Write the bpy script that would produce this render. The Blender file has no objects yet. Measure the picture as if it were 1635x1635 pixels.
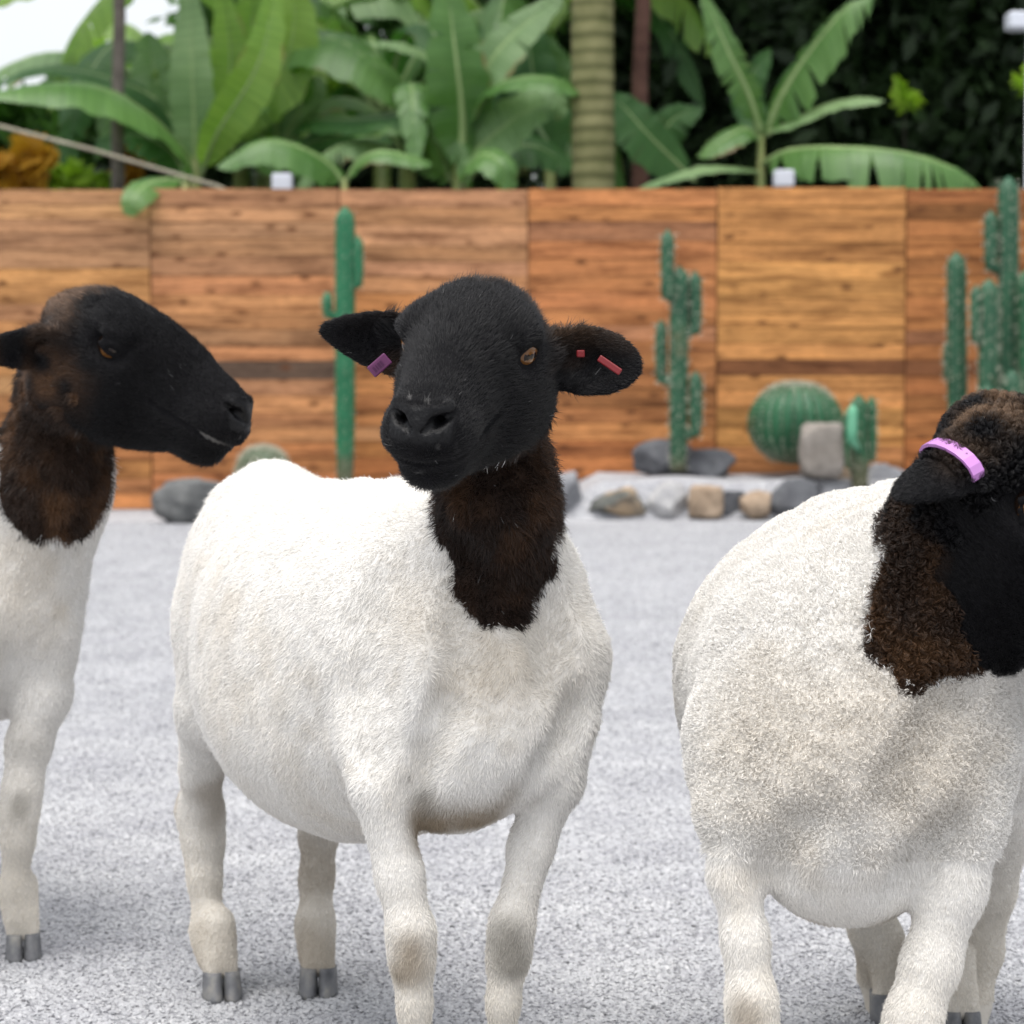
import bpy, bmesh, math, random
import numpy as np
from mathutils import Vector, Matrix, noise as mnoise
R = math.radians
random.seed(7)
rng = np.random.default_rng(11)
SC = bpy.context.scene
COL = SC.collection

# ------------------------------------------------------------------ camera
FPX, CX, HZ, CAMH = 3860.0, 817.5, 590.0, 0.785      # focal length in photo pixels, image centre, horizon row, lens height
PITCH = math.atan((CX - HZ) / FPX)
cam_d = bpy.data.cameras.new('camera')
cam = bpy.data.objects.new('camera', cam_d); COL.objects.link(cam)
cam.location = (0, 0, CAMH); cam.rotation_euler = (math.pi/2 - PITCH, 0, 0)
cam_d.sensor_width = 36; cam_d.lens = FPX / 1635 * 36
cam_d.clip_start = 0.05; cam_d.clip_end = 500
cam_d.dof.use_dof = True; cam_d.dof.focus_distance = 2.36
cam_d.dof.aperture_fstop = 9.6
SC.camera = cam

# ------------------------------------------------------------------ sky, sun, exposure
SUN_EL, SUN_AZ = R(73), R(205)          # azimuth measured from +Y (towards the fence) round by +X; the sun stands high behind the camera's left shoulder
world = bpy.data.worlds.new('World'); SC.world = world; world.use_nodes = True
nt = world.node_tree; nt.nodes.clear()
wo = nt.nodes.new('ShaderNodeOutputWorld'); bg = nt.nodes.new('ShaderNodeBackground')
sky = nt.nodes.new('ShaderNodeTexSky'); sky.sky_type = 'NISHITA'; sky.sun_disc = False
sky.sun_elevation = SUN_EL; sky.sun_rotation = SUN_AZ
sky.air_density = 1.0; sky.dust_density = 3.0; sky.ozone_density = 1.0
hs = nt.nodes.new('ShaderNodeHueSaturation'); hs.inputs['Saturation'].default_value = 0.22   # overcast: nearly white sky
nt.links.new(sky.outputs[0], hs.inputs['Color']); nt.links.new(hs.outputs[0], bg.inputs[0])
bg.inputs[1].default_value = 0.15
nt.links.new(bg.outputs[0], wo.inputs[0])
sun_d = bpy.data.lights.new('sun', 'SUN'); sun = bpy.data.objects.new('sun', sun_d); COL.objects.link(sun)
sun_d.energy = 1.7; sun_d.angle = R(45); sun_d.color = (1.0, 0.965, 0.92)
sdir = Vector((math.sin(SUN_AZ)*math.cos(SUN_EL), math.cos(SUN_AZ)*math.cos(SUN_EL), math.sin(SUN_EL)))
sun.rotation_euler = sdir.to_track_quat('Z', 'Y').to_euler()
SC.view_settings.view_transform = 'Standard'; SC.view_settings.look = 'None'
SC.view_settings.gamma = 1; SC.view_settings.use_curve_mapping = False
SC.view_settings.exposure = 0.80
SC.cycles.max_bounces = 8; SC.cycles.diffuse_bounces = 4; SC.cycles.transparent_max_bounces = 8

# ------------------------------------------------------------------ helpers
def P(px, py, D):
    """point seen at photo pixel (px,py), D metres in front of the lens along +Y"""
    x = (px - CX)/FPX; u = (CX - py)/FPX
    d = Vector((x, math.cos(PITCH) + u*math.sin(PITCH), -math.sin(PITCH) + u*math.cos(PITCH)))
    d *= D / d.y
    return Vector((d.x, D, d.z + CAMH))
def px(n, D): return n*D/FPX

def tag(o, label=None, cat=None, group=None, kind=None):
    if label: o['label'] = label
    if cat: o['category'] = cat
    if group: o['group'] = group
    if kind: o['kind'] = kind
    return o
def link(o, parent=None):
    COL.objects.link(o)
    if parent is not None:
        o.parent = parent
        o.matrix_parent_inverse = Matrix.Translation(-Vector(parent_loc(parent)))
    return o
def parent_loc(o):
    l = Vector(o.location); p = o.parent
    return l if p is None else l            # geometry of every part is written in world coordinates, parts sit at the origin
def empty(name, loc):
    o = bpy.data.objects.new(name, None); COL.objects.link(o); o.location = loc; o.empty_display_size = 0.1
    return o
def mesh_obj(name, verts, faces, mats, parent=None, smooth=True, uvs=None, fmat=None):
    me = bpy.data.meshes.new(name)
    me.from_pydata([tuple(v) for v in verts], [], [tuple(f) for f in faces])
    if not isinstance(mats, (list, tuple)): mats = [mats]
    for m in mats: me.materials.append(m)
    if smooth: me.polygons.foreach_set('use_smooth', [True]*len(me.polygons))
    if fmat is not None: me.polygons.foreach_set('material_index', fmat)
    if uvs is not None:
        uvl = me.uv_layers.new(name='UVMap')
        li = np.empty(len(me.loops), dtype=np.int32); me.loops.foreach_get('vertex_index', li)
        uvl.data.foreach_set('uv', np.asarray(uvs, dtype=np.float32)[li].ravel())
    me.update()
    o = bpy.data.objects.new(name, me)
    COL.objects.link(o)
    if parent is not None: attach(o, parent)
    return o
def world_loc(o):
    l = Vector(o.location)
    while o.parent is not None:
        o = o.parent; l += Vector(o.location)
    return l
def attach(o, parent):
    """parent o keeping the world coordinates its mesh was written in"""
    o.parent = parent
    o.location = Vector(o.location) - world_loc(parent)
def np_mesh(name, V, F, mat, parent=None, smooth=True):
    """fast mesh from numpy arrays; F is (n,3) or (n,4)"""
    me = bpy.data.meshes.new(name); k = F.shape[1]
    me.vertices.add(len(V)); me.vertices.foreach_set('co', V.astype(np.float32).ravel())
    me.loops.add(F.size); me.loops.foreach_set('vertex_index', F.astype(np.int32).ravel())
    me.polygons.add(len(F))
    me.polygons.foreach_set('loop_start', np.arange(0, F.size, k, dtype=np.int32))
    if smooth: me.polygons.foreach_set('use_smooth', np.ones(len(F), dtype=bool))
    for m in (mat if isinstance(mat, (list, tuple)) else [mat]): me.materials.append(m)
    me.update(calc_edges=True); me.validate()
    o = bpy.data.objects.new(name, me); COL.objects.link(o)
    if parent is not None: attach(o, parent)
    return o

class MB:
    """collects verts and faces of one mesh"""
    def __init__(s): s.v = []; s.f = []
    def tube(s, pts, rad, n=8, cap=True):
        pts = [Vector(p) for p in pts]; base = len(s.v); up = Vector((0.31, 0.2, 0.93))
        for i, p in enumerate(pts):
            t = (pts[min(i+1, len(pts)-1)] - pts[max(i-1, 0)]).normalized()
            a = t.cross(up)
            if a.length < 1e-3: a = t.cross(Vector((1, 0, 0)))
            a.normalize(); b = t.cross(a)
            r = rad[i] if isinstance(rad, (list, tuple)) else rad
            for k in range(n):
                w = 2*math.pi*k/n
                s.v.append(p + (a*math.cos(w) + b*math.sin(w))*r)
        for i in range(len(pts)-1):
            for k in range(n):
                k2 = (k+1) % n
                s.f.append((base+i*n+k, base+i*n+k2, base+(i+1)*n+k2, base+(i+1)*n+k))
        if cap:
            s.f.append(tuple(base+k for k in range(n))[::-1]); s.f.append(tuple(base+(len(pts)-1)*n+k for k in range(n)))
        return s
    def box(s, x0, x1, y0, y1, z0, z1, b=0.0):
        i = len(s.v)
        if b <= 0:
            s.v += [Vector(q) for q in ((x0,y0,z0),(x1,y0,z0),(x1,y1,z0),(x0,y1,z0),(x0,y0,z1),(x1,y0,z1),(x1,y1,z1),(x0,y1,z1))]
            s.f += [(i,i+3,i+2,i+1),(i+4,i+5,i+6,i+7),(i,i+1,i+5,i+4),(i+1,i+2,i+6,i+5),(i+2,i+3,i+7,i+6),(i+3,i,i+4,i+7)]
        else:
            bm = bmesh.new(); bmesh.ops.create_cube(bm, size=1)
            for v in bm.verts: v.co = Vector(((x0+x1)/2+v.co.x*(x1-x0), (y0+y1)/2+v.co.y*(y1-y0), (z0+z1)/2+v.co.z*(z1-z0)))
            bmesh.ops.bevel(bm, geom=bm.edges[:], offset=b, segments=2, affect='EDGES', profile=0.5)
            bm.verts.index_update()
            s.v += [v.co.copy() for v in bm.verts]; s.f += [tuple(i+v.index for v in f.verts) for f in bm.faces]; bm.free()
        return s
    def build(s, name, mat, parent=None, smooth=True): return mesh_obj(name, s.v, s.f, mat, parent, smooth)

# ------------------------------------------------------------------ materials
def mat(name, rough=0.8, color=(.5,.5,.5), spec=0.3):
    m = bpy.data.materials.new(name); m.use_nodes = True
    b = m.node_tree.nodes['Principled BSDF']
    b.inputs['Base Color'].default_value = (*color, 1); b.inputs['Roughness'].default_value = rough
    b.inputs['Specular IOR Level'].default_value = spec
    return m, m.node_tree, b
def nd(t, kind, **kw):
    n = t.nodes.new(kind)
    for k, v in kw.items():
        if k in n.inputs: n.inputs[k].default_value = v
        else: setattr(n, k, v)
    return n
def ramp(t, fac, stops):
    r = t.nodes.new('ShaderNodeValToRGB'); e = r.color_ramp.elements
    while len(e) < len(stops): e.new(0.5)
    for i, (p, c) in enumerate(stops):
        e[i].position = p; e[i].color = (*c, 1)
    t.links.new(fac, r.inputs[0]); return r.outputs[0]
def mix(t, fac, a, b, mode='MIX'):
    n = t.nodes.new('ShaderNodeMix'); n.data_type = 'RGBA'; n.blend_type = mode
    for s, v in ((n.inputs[0], fac), (n.inputs[6], a), (n.inputs[7], b)):
        if hasattr(v, 'links') or hasattr(v, 'is_linked'): t.links.new(v, s)
        elif isinstance(v, (int, float)): s.default_value = v
        else: s.default_value = (*v, 1)
    return n.outputs[2]
def bump(t, b, h, strength=0.4, dist=0.01):
    n = nd(t, 'ShaderNodeBump', Strength=strength, Distance=dist)
    t.links.new(h, n.inputs['Height']); t.links.new(n.outputs[0], b.inputs['Normal'])
def coords(t, kind='Object', scale=(1,1,1)):
    c = t.nodes.new('ShaderNodeTexCoord'); m = t.nodes.new('ShaderNodeMapping')
    m.inputs['Scale'].default_value = scale
    t.links.new(c.outputs[kind], m.inputs[0]); return m.outputs[0]
def noise(t, vec, scale, detail=4, rough=0.55):
    n = nd(t, 'ShaderNodeTexNoise', Scale=scale, Detail=detail, Roughness=rough)
    t.links.new(vec, n.inputs['Vector']); return n.outputs['Fac']

# gravel sheet under and beyond the loose stones
M_GROUND, t, b = mat('gravel_ground', 0.95, spec=0.15)
v = coords(t)
vo = nd(t, 'ShaderNodeTexVoronoi', Scale=95.0); t.links.new(v, vo.inputs['Vector'])
sep = nd(t, 'ShaderNodeSeparateColor'); t.links.new(vo.outputs['Color'], sep.inputs[0])
c1 = ramp(t, sep.outputs[0], [(0, (.25,.253,.265)), (.35, (.33,.333,.35)), (.8, (.41,.413,.43)), (1, (.5,.5,.51))])
c2 = mix(t, 1.0, c1, ramp(t, noise(t, v, 1.6, 5), [(.3, (.82,.82,.83)), (.7, (1.06,1.06,1.06))]), 'MULTIPLY')
t.links.new(c2, b.inputs['Base Color']); bump(t, b, vo.outputs['Distance'], 0.5, 0.006)

M_PEBBLE, t, b = mat('gravel_stone', 0.85, spec=0.25)
oi = nd(t, 'ShaderNodeObjectInfo')
c1 = ramp(t, oi.outputs['Random'], [(0, (.06,.06,.065)), (.02, (.23,.233,.243)), (.10, (.335,.338,.352)), (.45, (.40,.404,.418)), (.85, (.445,.449,.463)), (1, (.53,.53,.535))])
t.links.new(mix(t, 1.0, c1, ramp(t, noise(t, oi.outputs['Location'], 4.5, 5), [(.3, (.84,.84,.86)), (.7, (1.10,1.10,1.09))]), 'MULTIPLY'), b.inputs['Base Color'])     # patches of dustier and cleaner stone

# wood: colour of each board comes from the board itself (object colour), grain and knots on top
M_WOOD, t, b = mat('stained_wood', 0.75, spec=0.2)
oi = nd(t, 'ShaderNodeObjectInfo')
tc = nd(t, 'ShaderNodeTexCoord')
sc_ = nd(t, 'ShaderNodeVectorMath', operation='MULTIPLY'); sc_.inputs[1].default_value = (2.6, 6.0, 2.2)
t.links.new(tc.outputs['Object'], sc_.inputs[0])
off = nd(t, 'ShaderNodeVectorMath', operation='SCALE'); off.inputs[0].default_value = (37, 91, 53)
t.links.new(oi.outputs['Random'], off.inputs['Scale'])
ad = nd(t, 'ShaderNodeVectorMath', operation='ADD'); t.links.new(sc_.outputs[0], ad.inputs[0]); t.links.new(off.outputs[0], ad.inputs[1])
g1 = noise(t, ad.outputs[0], 6.5, 8, 0.66)
g2 = noise(t, ad.outputs[0], 1.1, 3, 0.5)
c1 = mix(t, 1.0, oi.outputs['Color'], ramp(t, g1, [(.28, (.45,.39,.33)), (.5, (.95,.95,.95)), (.75, (1.32,1.32,1.28))]), 'MULTIPLY')
c1 = mix(t, 1.0, c1, ramp(t, g2, [(.30, (.46,.40,.36)), (.50, (1,1,1)), (.72, (1.28,1.25,1.2))]), 'MULTIPLY')
kn_m = nd(t, 'ShaderNodeVectorMath', operation='MULTIPLY'); kn_m.inputs[1].default_value = (5.0, 1.0, 1.0)
t.links.new(tc.outputs['Object'], kn_m.inputs[0])
kn_a = nd(t, 'ShaderNodeVectorMath', operation='ADD'); t.links.new(kn_m.outputs[0], kn_a.inputs[0]); t.links.new(off.outputs[0], kn_a.inputs[1])
kv = nd(t, 'ShaderNodeTexVoronoi', Scale=1.0); t.links.new(kn_a.outputs[0], kv.inputs['Vector'])
kf = ramp(t, kv.outputs['Distance'], [(.07, (.9,.9,.9)), (.22, (0,0,0))])
c1 = mix(t, kf, c1, (.10,.035,.012))
t.links.new(c1, b.inputs['Base Color']); bump(t, b, g1, 0.35, 0.004)

def rock_mat(name, c_lo, c_hi, patch=None):
    m, t, b = mat(name, 0.9, spec=0.2); v = coords(t)
    c = ramp(t, noise(t, v, 9, 7, .65), [(.3, c_lo), (.7, c_hi)])
    if patch: c = mix(t, ramp(t, noise(t, v, 3.2, 2), [(.47, (0,0,0)), (.53, (1,1,1))]), c, patch)
    t.links.new(c, b.inputs['Base Color']); bump(t, b, noise(t, v, 22, 8, .7), .6, .02); return m
M_ROCK_DARK = rock_mat('dark_lava_rock', (.06,.062,.07), (.15,.155,.165))
M_ROCK_GREY = rock_mat('grey_rock', (.15,.155,.17), (.30,.305,.32))
M_ROCK_BOULDER = rock_mat('weathered_boulder', (.07,.072,.075), (.20,.205,.20))
M_ROCK_PALE = rock_mat('pale_rock', (.28,.28,.29), (.46,.455,.45))
M_ROCK_TAN = rock_mat('tan_rock', (.26,.19,.13), (.44,.34,.25))
M_ROCK_MIX = rock_mat('two_tone_rock', (.06,.065,.06), (.17,.17,.155), (.36,.27,.18))
M_ROCK_STELE = rock_mat('upright_brown_rock', (.17,.15,.13), (.33,.30,.27))

def plant_mat(name, c_lo, c_hi, transl=0.3, rough=0.45, spec=0.4, scale=6, veins=False):
    m, t, b = mat(name, rough, spec=spec); v = coords(t)
    c = ramp(t, noise(t, v, scale, 4), [(.3, c_lo), (.7, c_hi)])
    if veins:
        uv = nd(t, 'ShaderNodeUVMap'); sp = nd(t, 'ShaderNodeSeparateXYZ'); t.links.new(uv.outputs[0], sp.inputs[0])
        cb = nd(t, 'ShaderNodeCombineXYZ')
        mu = nd(t, 'ShaderNodeMath', operation='MULTIPLY'); mu.inputs[1].default_value = 55
        t.links.new(sp.outputs[1], mu.inputs[0]); t.links.new(mu.outputs[0], cb.inputs[1])
        nz = noise(t, cb.outputs[0], 1.0, 3, .6)
        c = mix(t, 1.0, c, ramp(t, nz, [(.3, (.72,.76,.7)), (.7, (1.2,1.16,1.15))]), 'MULTIPLY')
        bump(t, b, nz, .4, .01)
        # dry brown margin in places
        ed = nd(t, 'ShaderNodeMath', operation='MULTIPLY'); t.links.new(sp.outputs[0], ed.inputs[0])
        t.links.new(noise(t, v, 2.2, 4), ed.inputs[1])
        c = mix(t, ramp(t, ed.outputs[0], [(.56, (0,0,0)), (.66, (1,1,1))]), c, (.20,.13,.05))
    t.links.new(c, b.inputs['Base Color'])
    if transl > 0:
        tr = nd(t, 'ShaderNodeBsdfTranslucent'); gg = nd(t, 'ShaderNodeMix', data_type='RGBA')
        br = mix(t, 1.0, c, (1.7, 1.9, .8), 'MULTIPLY'); t.links.new(br, tr.inputs[0])
        ms = nd(t, 'ShaderNodeMixShader'); ms.inputs[0].default_value = transl
        out = t.nodes['Material Output']
        t.links.new(b.outputs[0], ms.inputs[1]); t.links.new(tr.outputs[0], ms.inputs[2]); t.links.new(ms.outputs[0], out.inputs[0])
    return m
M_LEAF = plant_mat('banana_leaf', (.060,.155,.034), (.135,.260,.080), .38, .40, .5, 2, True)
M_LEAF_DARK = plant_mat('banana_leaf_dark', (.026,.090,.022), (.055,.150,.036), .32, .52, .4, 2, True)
M_LEAF_PALE = plant_mat('banana_leaf_pale', (.13,.23,.10), (.23,.34,.17), .3, .55, .35, 2, True)
M_LEAF_YELLOW = plant_mat('banana_leaf_yellowgreen', (.14,.27,.045), (.23,.36,.08), .45, .42, .4, 2, True)
M_LEAF_ORANGE = plant_mat('dry_orange_leaf', (.30,.14,.015), (.50,.27,.03), .3, .6, .2, 3)
M_RIB = plant_mat('leaf_midrib', (.20,.30,.11), (.28,.38,.16), 0, .5, .4, 8)
M_STEM = plant_mat('banana_stem', (.10,.15,.04), (.24,.25,.09), 0, .5, .3, 5)
M_CROWN_DARK = plant_mat('tree_leaves_dark', (.010,.022,.008), (.028,.055,.018), .2, .5, .3, 3)  # leaf colour kept very low, standing in for overhead canopy shade
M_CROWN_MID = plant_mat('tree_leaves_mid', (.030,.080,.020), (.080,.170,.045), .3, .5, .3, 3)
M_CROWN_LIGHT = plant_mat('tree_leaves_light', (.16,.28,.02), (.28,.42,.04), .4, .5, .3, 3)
M_BARK = rock_mat('bark', (.075,.065,.055), (.17,.15,.13))
M_BARK_DARK = rock_mat('shaded_bark', (.020,.018,.015), (.055,.048,.040))  # darker copy of the bark with the grove's shade put into its colour
M_BARK_RED = rock_mat('reddish_bark', (.07,.035,.028), (.16,.085,.065))
M_POLE = rock_mat('pale_stalk', (.30,.27,.20), (.45,.42,.33))
m_, t, b = mat('palm_trunk', 0.8, spec=.2); v = coords(t, scale=(1,1,1)); M_PALM = m_
wv = nd(t, 'ShaderNodeTexWave', Scale=3.4, Distortion=1.2, Detail=3.0); wv.bands_direction = 'Z'; t.links.new(v, wv.inputs['Vector'])
t.links.new(mix(t, 1.0, ramp(t, wv.outputs['Fac'], [(.0, (.09,.095,.04)), (.35, (.17,.175,.075)), (1, (.21,.21,.10))]),
    ramp(t, noise(t, v, 7, 6), [(.3, (.7,.72,.65)), (.7, (1.2,1.15,1.2))]), 'MULTIPLY'), b.inputs['Base Color'])

def cactus_mat(name, lo, hi):
    m, t, b = mat(name, 0.5, spec=.35); v = coords(t)
    c = ramp(t, noise(t, v, 9, 5), [(.3, lo), (.7, hi)])
    c = mix(t, ramp(t, noise(t, v, 5, 6, .7), [(.60, (0,0,0)), (.72, (.7,.7,.7))]), c, (.13,.12,.06))          # corky scars
    gz = nd(t, 'ShaderNodeSeparateXYZ'); t.links.new(v, gz.inputs[0]); nzz = nd(t, 'ShaderNodeMath', operation='MULTIPLY_ADD')
    t.links.new(noise(t, v, 12, 3), nzz.inputs[0]); nzz.inputs[1].default_value = .25; t.links.new(gz.outputs[2], nzz.inputs[2])
    c = mix(t, ramp(t, nzz.outputs[0], [(.36, (.75,.75,.75)), (.50, (0,0,0))]), c, (.12,.10,.06))              # brown woody foot
    t.links.new(c, b.inputs['Base Color']); return m
M_CACT_BRIGHT = cactus_mat('bright_green_cactus', (.012,.11,.047), (.022,.155,.07))
M_CACT = cactus_mat('cactus_green', (.016,.066,.034), (.034,.11,.057))
M_CACT_DEEP = cactus_mat('cactus_deep_green', (.010,.066,.027), (.022,.11,.047))
M_CACT_MINT = cactus_mat('young_cactus_mint', (.10,.34,.20), (.16,.42,.27))
M_SPINE, t, b = mat('cactus_spines', 0.7, (.50,.50,.40))
M_WHITE, t, b = mat('white_paint', 0.45, (.58,.61,.67)); 
M_LAMPGLASS, t, b = mat('lamp_lens', 0.2, (.55,.58,.62))

# coat: colour is carried by the animal ('coat' attribute on skin and on every hair)
def coat_mat(name, rough, spec, bmp, sheen=0.0):
    m, t, b = mat(name, rough, spec=spec)
    a = nd(t, 'ShaderNodeAttribute', attribute_name='coat'); t.links.new(a.outputs['Color'], b.inputs['Base Color'])
    if bmp:
        for s_, lo_, hi_ in (('Roughness', rough, .42), ('Specular IOR Level', spec, .22)):       # alpha marks the moist nose leather
            mr = nd(t, 'ShaderNodeMapRange'); t.links.new(a.outputs['Alpha'], mr.inputs[0])
            mr.inputs[1].default_value = 0; mr.inputs[2].default_value = 1; mr.inputs[3].default_value = lo_; mr.inputs[4].default_value = hi_
            t.links.new(mr.outputs[0], b.inputs[s_])
        v = coords(t); bump(t, b, noise(t, v, 160, 4, .6), bmp, .004)
    return m
M_SKIN = coat_mat('sheep_skin', 0.85, 0.15, 0.5)
M_HAIR = coat_mat('sheep_hair', 0.42, 0.28, 0)
M_HOOF, t, b = mat('hoof_horn', 0.6, spec=.3); v = coords(t)
t.links.new(ramp(t, noise(t, v, 40, 5), [(.25, (.07,.072,.080)), (.5, (.15,.153,.16)), (.75, (.26,.25,.225))]), b.inputs['Base Color'])
M_EYE, t, b = mat('eyeball', 0.04, (.012,.007,.005), 0.25); b.inputs['Coat Weight'].default_value = 0.15; b.inputs['Coat Roughness'].default_value = 0.02
M_IRIS, t, b = mat('amber_iris', 0.06, (.15,.066,.020), 0.3); b.inputs['Coat Weight'].default_value = 0.30; b.inputs['Coat Roughness'].default_value = 0.05
M_TAG_PURPLE, t, b = mat('purple_plastic', 0.35, (.11,.02,.085), .5)
M_TAG_RED, t, b = mat('red_plastic', 0.35, (.15,.005,.008), .4)
M_TAG_PINK, t, b = mat('pink_plastic', 0.35, (.46,.20,.50), .5)
M_TAG_INK, t, b = mat('tag_print', 0.6, (.07,.015,.06), .3)

# ------------------------------------------------------------------ ground
BIG = 160.0
ground = mesh_obj('ground', [(-BIG,-BIG,0),(BIG,-BIG,0),(BIG,BIG,0),(-BIG,BIG,0)], [(0,1,2,3)], M_GROUND, smooth=False)
tag(ground, kind='structure')

def gravel_layer():
    # strips of the yard near enough for single stones to show; geometry nodes lay a stone on every point
    V, Fc, dens = [], [], []
    bands = [(2.0, 3.2, 42000), (3.2, 4.4, 34000), (4.4, 6.0, 20000), (6.0, 8.5, 9000), (8.5, 12.4, 5500)]
    for y0, y1, d in bands:
        i = len(V); w0, w1 = 0.23*y0+.35, 0.23*y1+.35
        V += [(-w0,y0,.0007),(w0,y0,.0007),(w1,y1,.0007),(-w1,y1,.0007)]; Fc.append((i,i+1,i+2,i+3)); dens.append(d)
    o = mesh_obj('gravel', V, Fc, M_PEBBLE, smooth=False)
    a = o.data.attributes.new('dens', 'FLOAT', 'FACE'); a.data.foreach_set('value', dens)
    tag(o, kind='stuff')
    g = bpy.data.node_groups.new('gravel', 'GeometryNodeTree')
    g.interface.new_socket('Geometry', in_out='INPUT', socket_type='NodeSocketGeometry')
    g.interface.new_socket('Geometry', in_out='OUTPUT', socket_type='NodeSocketGeometry')
    N, L = g.nodes.new, g.links.new
    gi, go = N('NodeGroupInput'), N('NodeGroupOutput')
    na = N('GeometryNodeInputNamedAttribute'); na.data_type = 'FLOAT'; na.inputs['Name'].default_value = 'dens'
    dp = N('GeometryNodeDistributePointsOnFaces'); L(gi.outputs[0], dp.inputs['Mesh']); L(na.outputs['Attribute'], dp.inputs['Density'])
    ico = N('GeometryNodeMeshIcoSphere'); ico.inputs['Radius'].default_value = 1.0; ico.inputs['Subdivisions'].default_value = 1
    sp = N('GeometryNodeSetPosition'); L(ico.outputs[0], sp.inputs['Geometry'])
    nz = N('FunctionNodeRandomValue'); nz.data_type = 'FLOAT_VECTOR'
    nz.inputs[0].default_value = (-.32,-.32,-.25); nz.inputs[1].default_value = (.32,.32,.25)
    L(nz.outputs[0], sp.inputs['Offset'])
    sm = N('GeometryNodeSetMaterial'); sm.inputs['Material'].default_value = M_PEBBLE; L(sp.outputs[0], sm.inputs['Geometry'])
    iop = N('GeometryNodeInstanceOnPoints'); L(dp.outputs['Points'], iop.inputs['Points']); L(sm.outputs[0], iop.inputs['Instance'])
    rs = N('FunctionNodeRandomValue'); rs.data_type = 'FLOAT_VECTOR'
    rs.inputs[0].default_value = (.0021,.0019,.0013); rs.inputs[1].default_value = (.0052,.0045,.0027); rs.inputs['Seed'].default_value = 3
    rr = N('FunctionNodeRandomValue'); rr.data_type = 'FLOAT_VECTOR'
    rr.inputs[0].default_value = (-.5,-.5,0); rr.inputs[1].default_value = (.5,.5,6.28); rr.inputs['Seed'].default_value = 5
    L(rs.outputs[0], iop.inputs['Scale']); L(rr.outputs[0], iop.inputs['Rotation'])
    L(iop.outputs[0], go.inputs[0])
    md = o.modifiers.new('stones', 'NODES'); md.node_group = g
gravel_layer()

# ------------------------------------------------------------------ fence
FY = 13.5
def fx(p): return (p - CX)/FPX*FY
ftop = P(800, 300, FY).z
fence = empty('wooden_fence', (fx(843), FY, 0))
tag(fence, 'long brown fence of horizontal stained boards in square panels behind the sheep', 'fence')
NROW = 19; ph = ftop/NROW
PW = fx(1143) - fx(843)
pl_me = None
def plank_mesh():
    bm = bmesh.new(); bmesh.ops.create_cube(bm, size=1.0)
    bmesh.ops.bevel(bm, geom=[e for e in bm.edges if abs(e.verts[0].co.x-e.verts[1].co.x) > .5], offset=0.0, segments=1, affect='EDGES') if False else None
    me = bpy.data.meshes.new('plank'); bm.to_mesh(me); bm.free(); me.materials.append(M_WOOD); return me
pl_me = plank_mesh()
# typical look of each panel, left to right: (base colour, spread)
tones = {-5:(.50,.22,.085), 4:(.52,.235,.085), -4:(.55,.255,.095), -3:(.55,.26,.098), -2:(.52,.235,.100), -1:(.53,.225,.080), 0:(.49,.20,.074), 1:(.63,.29,.095), 2:(.46,.18,.062), 3:(.50,.21,.075)}
rp = random.Random(5)
for i in range(-5, 5):
    x0 = fx(843) + i*PW; x1 = x0 + PW
    mb = MB()
    for xx in (x0+.045, (x0+x1)/2, x1-.045):
        mb.box(xx-.035, xx+.035, FY+.018, FY+.062, .01, ftop-.03)
    mb.box(x0-.006, x1+.006, FY+.0125+.002*(i%2), FY+.0155+.002*(i%2), .01, ftop-.012)
    panel = mb.build('fence_panel', M_WOOD, fence, smooth=False); panel.color = (.22,.10,.05,1)
    hs_ = [rp.uniform(.80,1.2) for _ in range(NROW)]; tot = sum(hs_); z0 = .005; top_ = ftop + rp.uniform(-.010,.004)
    for r in range(NROW):
        hh = hs_[r]/tot*(top_-.005)
        k = rp.uniform(.74,1.14); g = rp.random()
        xa = x0+.003+rp.uniform(0,.003); xb = x1-.003-rp.uniform(0,.003)
        o = bpy.data.objects.new('plank', pl_me); COL.objects.link(o)
        o.parent = panel
        o.location = Vector(((xa+xb)/2, FY + rp.uniform(-.006,.001), z0+hh/2)) - world_loc(panel)
        o.scale = (xb-xa, .022, hh-.002-rp.uniform(0,.0035))
        o.rotation_euler = (rp.uniform(-.014,.014), rp.uniform(-.0025,.0025), rp.uniform(-.003,.003))
        c = Vector((tones[i][0]*.90, tones[i][1]*.93, tones[i][2]*.95))
        if g < .18: c = c.lerp(Vector((.36,.21,.125)), .4)                     # weathered board
        if g > .88: c = c*.68
        if r == 8 and i in (-2, 1, 2): c = Vector((.10,.062,.045)) if i < 0 else Vector((.20,.085,.035)); k = 1
        if r < 4: c = c.lerp(Vector((.42,.15,.045)), .45)                      # wetter, redder boards near the ground
        if r > 13 and i < 0: c = c.lerp(Vector((.44,.24,.13)), .6)
        o.color = (c.x*k, c.y*k*rp.uniform(.95,1.05), c.z*k, 1)
        z0 += hh

# white post tops and lamp beyond the fence
def cap_post(pxx, pyy, label):
    e = empty('fence_post', Vector((P(pxx,pyy,FY+.2).x, FY+.2, 0)))
    tag(e, label, 'post')
    c = P(pxx, pyy, FY+.2)
    MB().box(c.x-.045, c.x+.045, FY+.155, FY+.245, 0, c.z-.045, .004).build('pole', M_WHITE, e, False)
    MB().box(c.x-.055, c.x+.055, FY+.145, FY+.255, c.z-.044, c.z+.05, .008).build('post_cap', M_WHITE, e, False)
cap_post(451, 292, 'white square post top showing above the fence left of the middle')
cap_post(1251, 286, 'white square post top showing above the fence under the torn banana leaf')
lamp = empty('lamp_post', (P(1640,20,FY+.5).x, FY+.5, 0)); tag(lamp, 'white lamp head on a slim white post at the right edge above the cacti', 'lamp post')
c = P(1630, 33, FY+.5)
MB().tube([(c.x+.06,FY+.5,0),(c.x+.06,FY+.5,c.z-.02)], .025, 10).build('pole', M_WHITE, lamp)
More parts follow.
